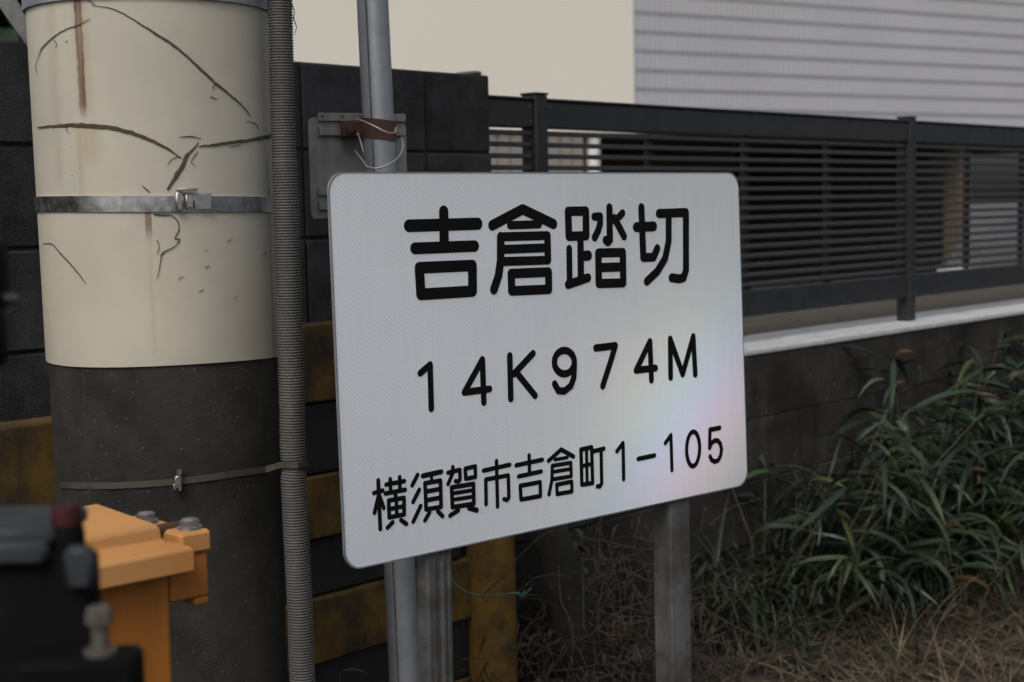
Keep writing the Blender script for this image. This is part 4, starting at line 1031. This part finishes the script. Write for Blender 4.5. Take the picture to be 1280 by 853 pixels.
# shrub behind the block wall, upper left corner
sh = P(2, 12, 4.3); shg = Vector((sh.x, sh.y, YARD))
t = thing('strap_leaf_shrub', shg, 'dark strap leaved shrub above the block wall at the top left corner', 'shrub')
tr = MB(); tr.tube([shg - UP * .1, Vector((sh.x, sh.y, sh.z - .2))], [.06, .045], 10); tr.build('trunk', M['bark'], t, smooth=True)
SL = leaf_mesh(.62, .055, 1.5, mtl=M['leaf'])
for i in range(110):
    az = random.uniform(0, 6.28); el = random.uniform(-.5, 1.3); d_ = Vector((math.cos(az) * math.cos(el), math.sin(az) * math.cos(el), math.sin(el))); sd = Vector((-math.sin(az), math.cos(az), 0)); s_ = random.uniform(.6, 1.1)
    inst('leaf', SL, fram(Vector((sh.x, sh.y, sh.z - .2 + .3 * random.random())), d_ * s_, sd * s_, d_.cross(sd) * s_), t)
# dense undergrowth: one mass of small leaves and blades
ug = MB()
def blade(mb, p, d_, L_, w_, bend, nseg=4):
    sd = Vector((-d_.y, d_.x, 0));
    if sd.length < 1e-3: sd = Vector((1, 0, 0))
    sd.normalize(); vs = []; c = p.copy(); dd = d_.normalized()
    for i in range(nseg + 1):
        t = i / nseg; ww = w_ * (1 - t ** 1.5) * (.5 + .5 * min(1, t * 4)) / 2 + .0003
        vs += [c - sd * ww, c + sd * ww]; dd = (dd + Vector((0, 0, -bend / nseg)) + Vector((random.gauss(0, .05), random.gauss(0, .05), random.gauss(0, .05)))).normalized(); c = c + dd * (L_ / nseg)
    mb.add(vs, [(2 * i, 2 * i + 1, 2 * i + 3, 2 * i + 2) for i in range(nseg)])
for i in range(7600):
    s_ = 2.1 + 2.9 * random.random() ** 1.3; n_ = abs(random.gauss(0, .15)) + .03
    if s_ < 2.3 and random.random() < .35: continue
    zmax = max(.04, (.52 if s_ > 2.6 else .34) * (1 - n_ / 1.0))
    p = Wp(s_, n_, max(mound(s_, n_) - .03, random.random() ** 1.2 * (zmax + .10)))
    az = random.uniform(0, 6.28); el = random.uniform(-.3, 1.0)
    big = random.random() < (.7 if s_ > 2.5 else .45)
    blade(ug, p, Vector((math.cos(az) * math.cos(el), math.sin(az) * math.cos(el), math.sin(el) + (.4 if big else 0))), random.uniform(.14, .34) if big else random.uniform(.04, .12), random.uniform(.004, .010) if big else random.uniform(.008, .020), random.uniform(.4, 2.6))
stuff(ug.build('undergrowth', M['weed'], smooth=True), 'dense dark undergrowth at the foot of the retaining wall', 'undergrowth')
# dry straw on the ground
dg = MB()
for i in range(8500):
    s_ = random.uniform(1.9, 4.6); n_ = .12 + (.18 if s_ < 2.7 else 0) + random.random() ** 1.2 * 1.5
    if n_ < .3 and random.random() < .5: continue
    p = Wp(s_, n_, mound(s_, n_) + random.uniform(-.01, .05)); az = random.uniform(0, 6.28); el = abs(random.gauss(.12, .3))
    blade(dg, p, Vector((math.cos(az) * math.cos(el), math.sin(az) * math.cos(el), math.sin(el))), random.uniform(.10, .40), random.uniform(.0025, .0065), random.uniform(.2, 1.4), 5)
for i in range(260):   # taller bleached stalks
    s_ = random.uniform(2.1, 4.4); n_ = random.uniform(.2, .9); p = Wp(s_, n_, mound(s_, n_)); az = random.uniform(0, 6.28); el = random.uniform(.2, 1.2)
    blade(dg, p, Vector((math.cos(az) * math.cos(el), math.sin(az) * math.cos(el), math.sin(el))), random.uniform(.2, .5), random.uniform(.003, .006), random.uniform(.6, 2.2), 7)
stuff(dg.build('dry_grass', M['straw']), 'matted dry straw coloured grass on the ground in front of the wall', 'grass')
# dead vines and leaf litter heaped against the wall between timber and right post
vn = MB(); VS = wall_px(785, 760, .2)[0]
for i in range(430):
    s_ = random.gauss(VS, .20); n_ = random.uniform(.03, .30); zz = max(0, random.random() ** .8 * (.66 - n_))
    p = Wp(s_, n_, zz); d_ = Vector((random.gauss(0, 1), random.gauss(0, 1), random.gauss(0, .8))).normalized(); pts = [p]
    for k in range(6):
        d_ = (d_ + Vector((random.gauss(0, .26), random.gauss(0, .26), random.gauss(-.05, .26)))).normalized(); p = p + d_ * random.uniform(.025, .07); pts.append(p.copy())
    vn.tube(pts, [.0018] * 3 + [.0013] * 3 + [.0007], 4, False)
for i in range(1500):
    s_ = random.gauss(VS, .23); n_ = random.uniform(.03, .36); zz = max(0, random.random() * (.68 - n_)); p = Wp(s_, n_, zz)
    az = random.uniform(0, 6.28); el = random.uniform(-1, 1); blade(vn, p, Vector((math.cos(az) * math.cos(el), math.sin(az) * math.cos(el), math.sin(el))), random.uniform(.02, .07), random.uniform(.004, .010), random.uniform(1, 4), 3)
stuff(vn.build('dead_vine_tangle', M['vine']), 'brown tangle of dead vines and curled leaves between the sign posts', 'dead vines')
# small plants
def small_plant(base, label, leaves, L_, mtl, hgt):
    t = thing('weed', base, label, 'weed')
    me = leaf_mesh(L_, L_ * .30, .9, mtl=mtl); st_ = MB(); st_.tube([base - UP * .02, base + UP * hgt], [.0016, .001], 5)
    st_.build('stem', M['stem'], t)
    for k in range(leaves):
        az = k * 2.4 + random.random(); el = random.uniform(0, .9); d_ = Vector((math.cos(az) * math.cos(el), math.sin(az) * math.cos(el), math.sin(el))); sd = Vector((-math.sin(az), math.cos(az), 0)); s_ = random.uniform(.7, 1.1)
        inst('leaf', me, fram(base + UP * hgt * (.35 + .65 * (k + 1) / leaves), d_ * s_, sd * s_, d_.cross(sd) * s_), t)
wp = wall_px(728, 672, .25)
small_plant(Wp(wp[0], .25, wp[1] - .22), 'small round leaved green weed beside the leaning timber, under the sign', 8, .05, M['leaf'], .24)
p = P(425, 860, 2.95); g = Vector((p.x, p.y, 0))
small_plant(g, 'dark leafy weed at the foot of the corrugated conduit', 14, .075, M['weed'], p.z + .03)
dt = MB()
for i in range(16):
    q = g + Vector((random.uniform(-.08, .12), random.uniform(-.05, .1), max(.2, p.z - .25)))
    az = random.uniform(-2.2, .6); blade(dt, q, Vector((math.cos(az) * .5, math.sin(az) * .5, 1)), random.uniform(.18, .36), .0035, random.uniform(.8, 1.6), 6)
for i in range(16):
    q = g + Vector((random.uniform(-.05, .08), random.uniform(-.05, .06), 0)); dt.tube([q, q + UP * max(.2, p.z - .2)], [.002, .0015], 4, False)
stuff(dt.build('straw_tuft', M['straw']), 'loose tuft of bleached straw stalks by the conduit and barrier', 'grass')
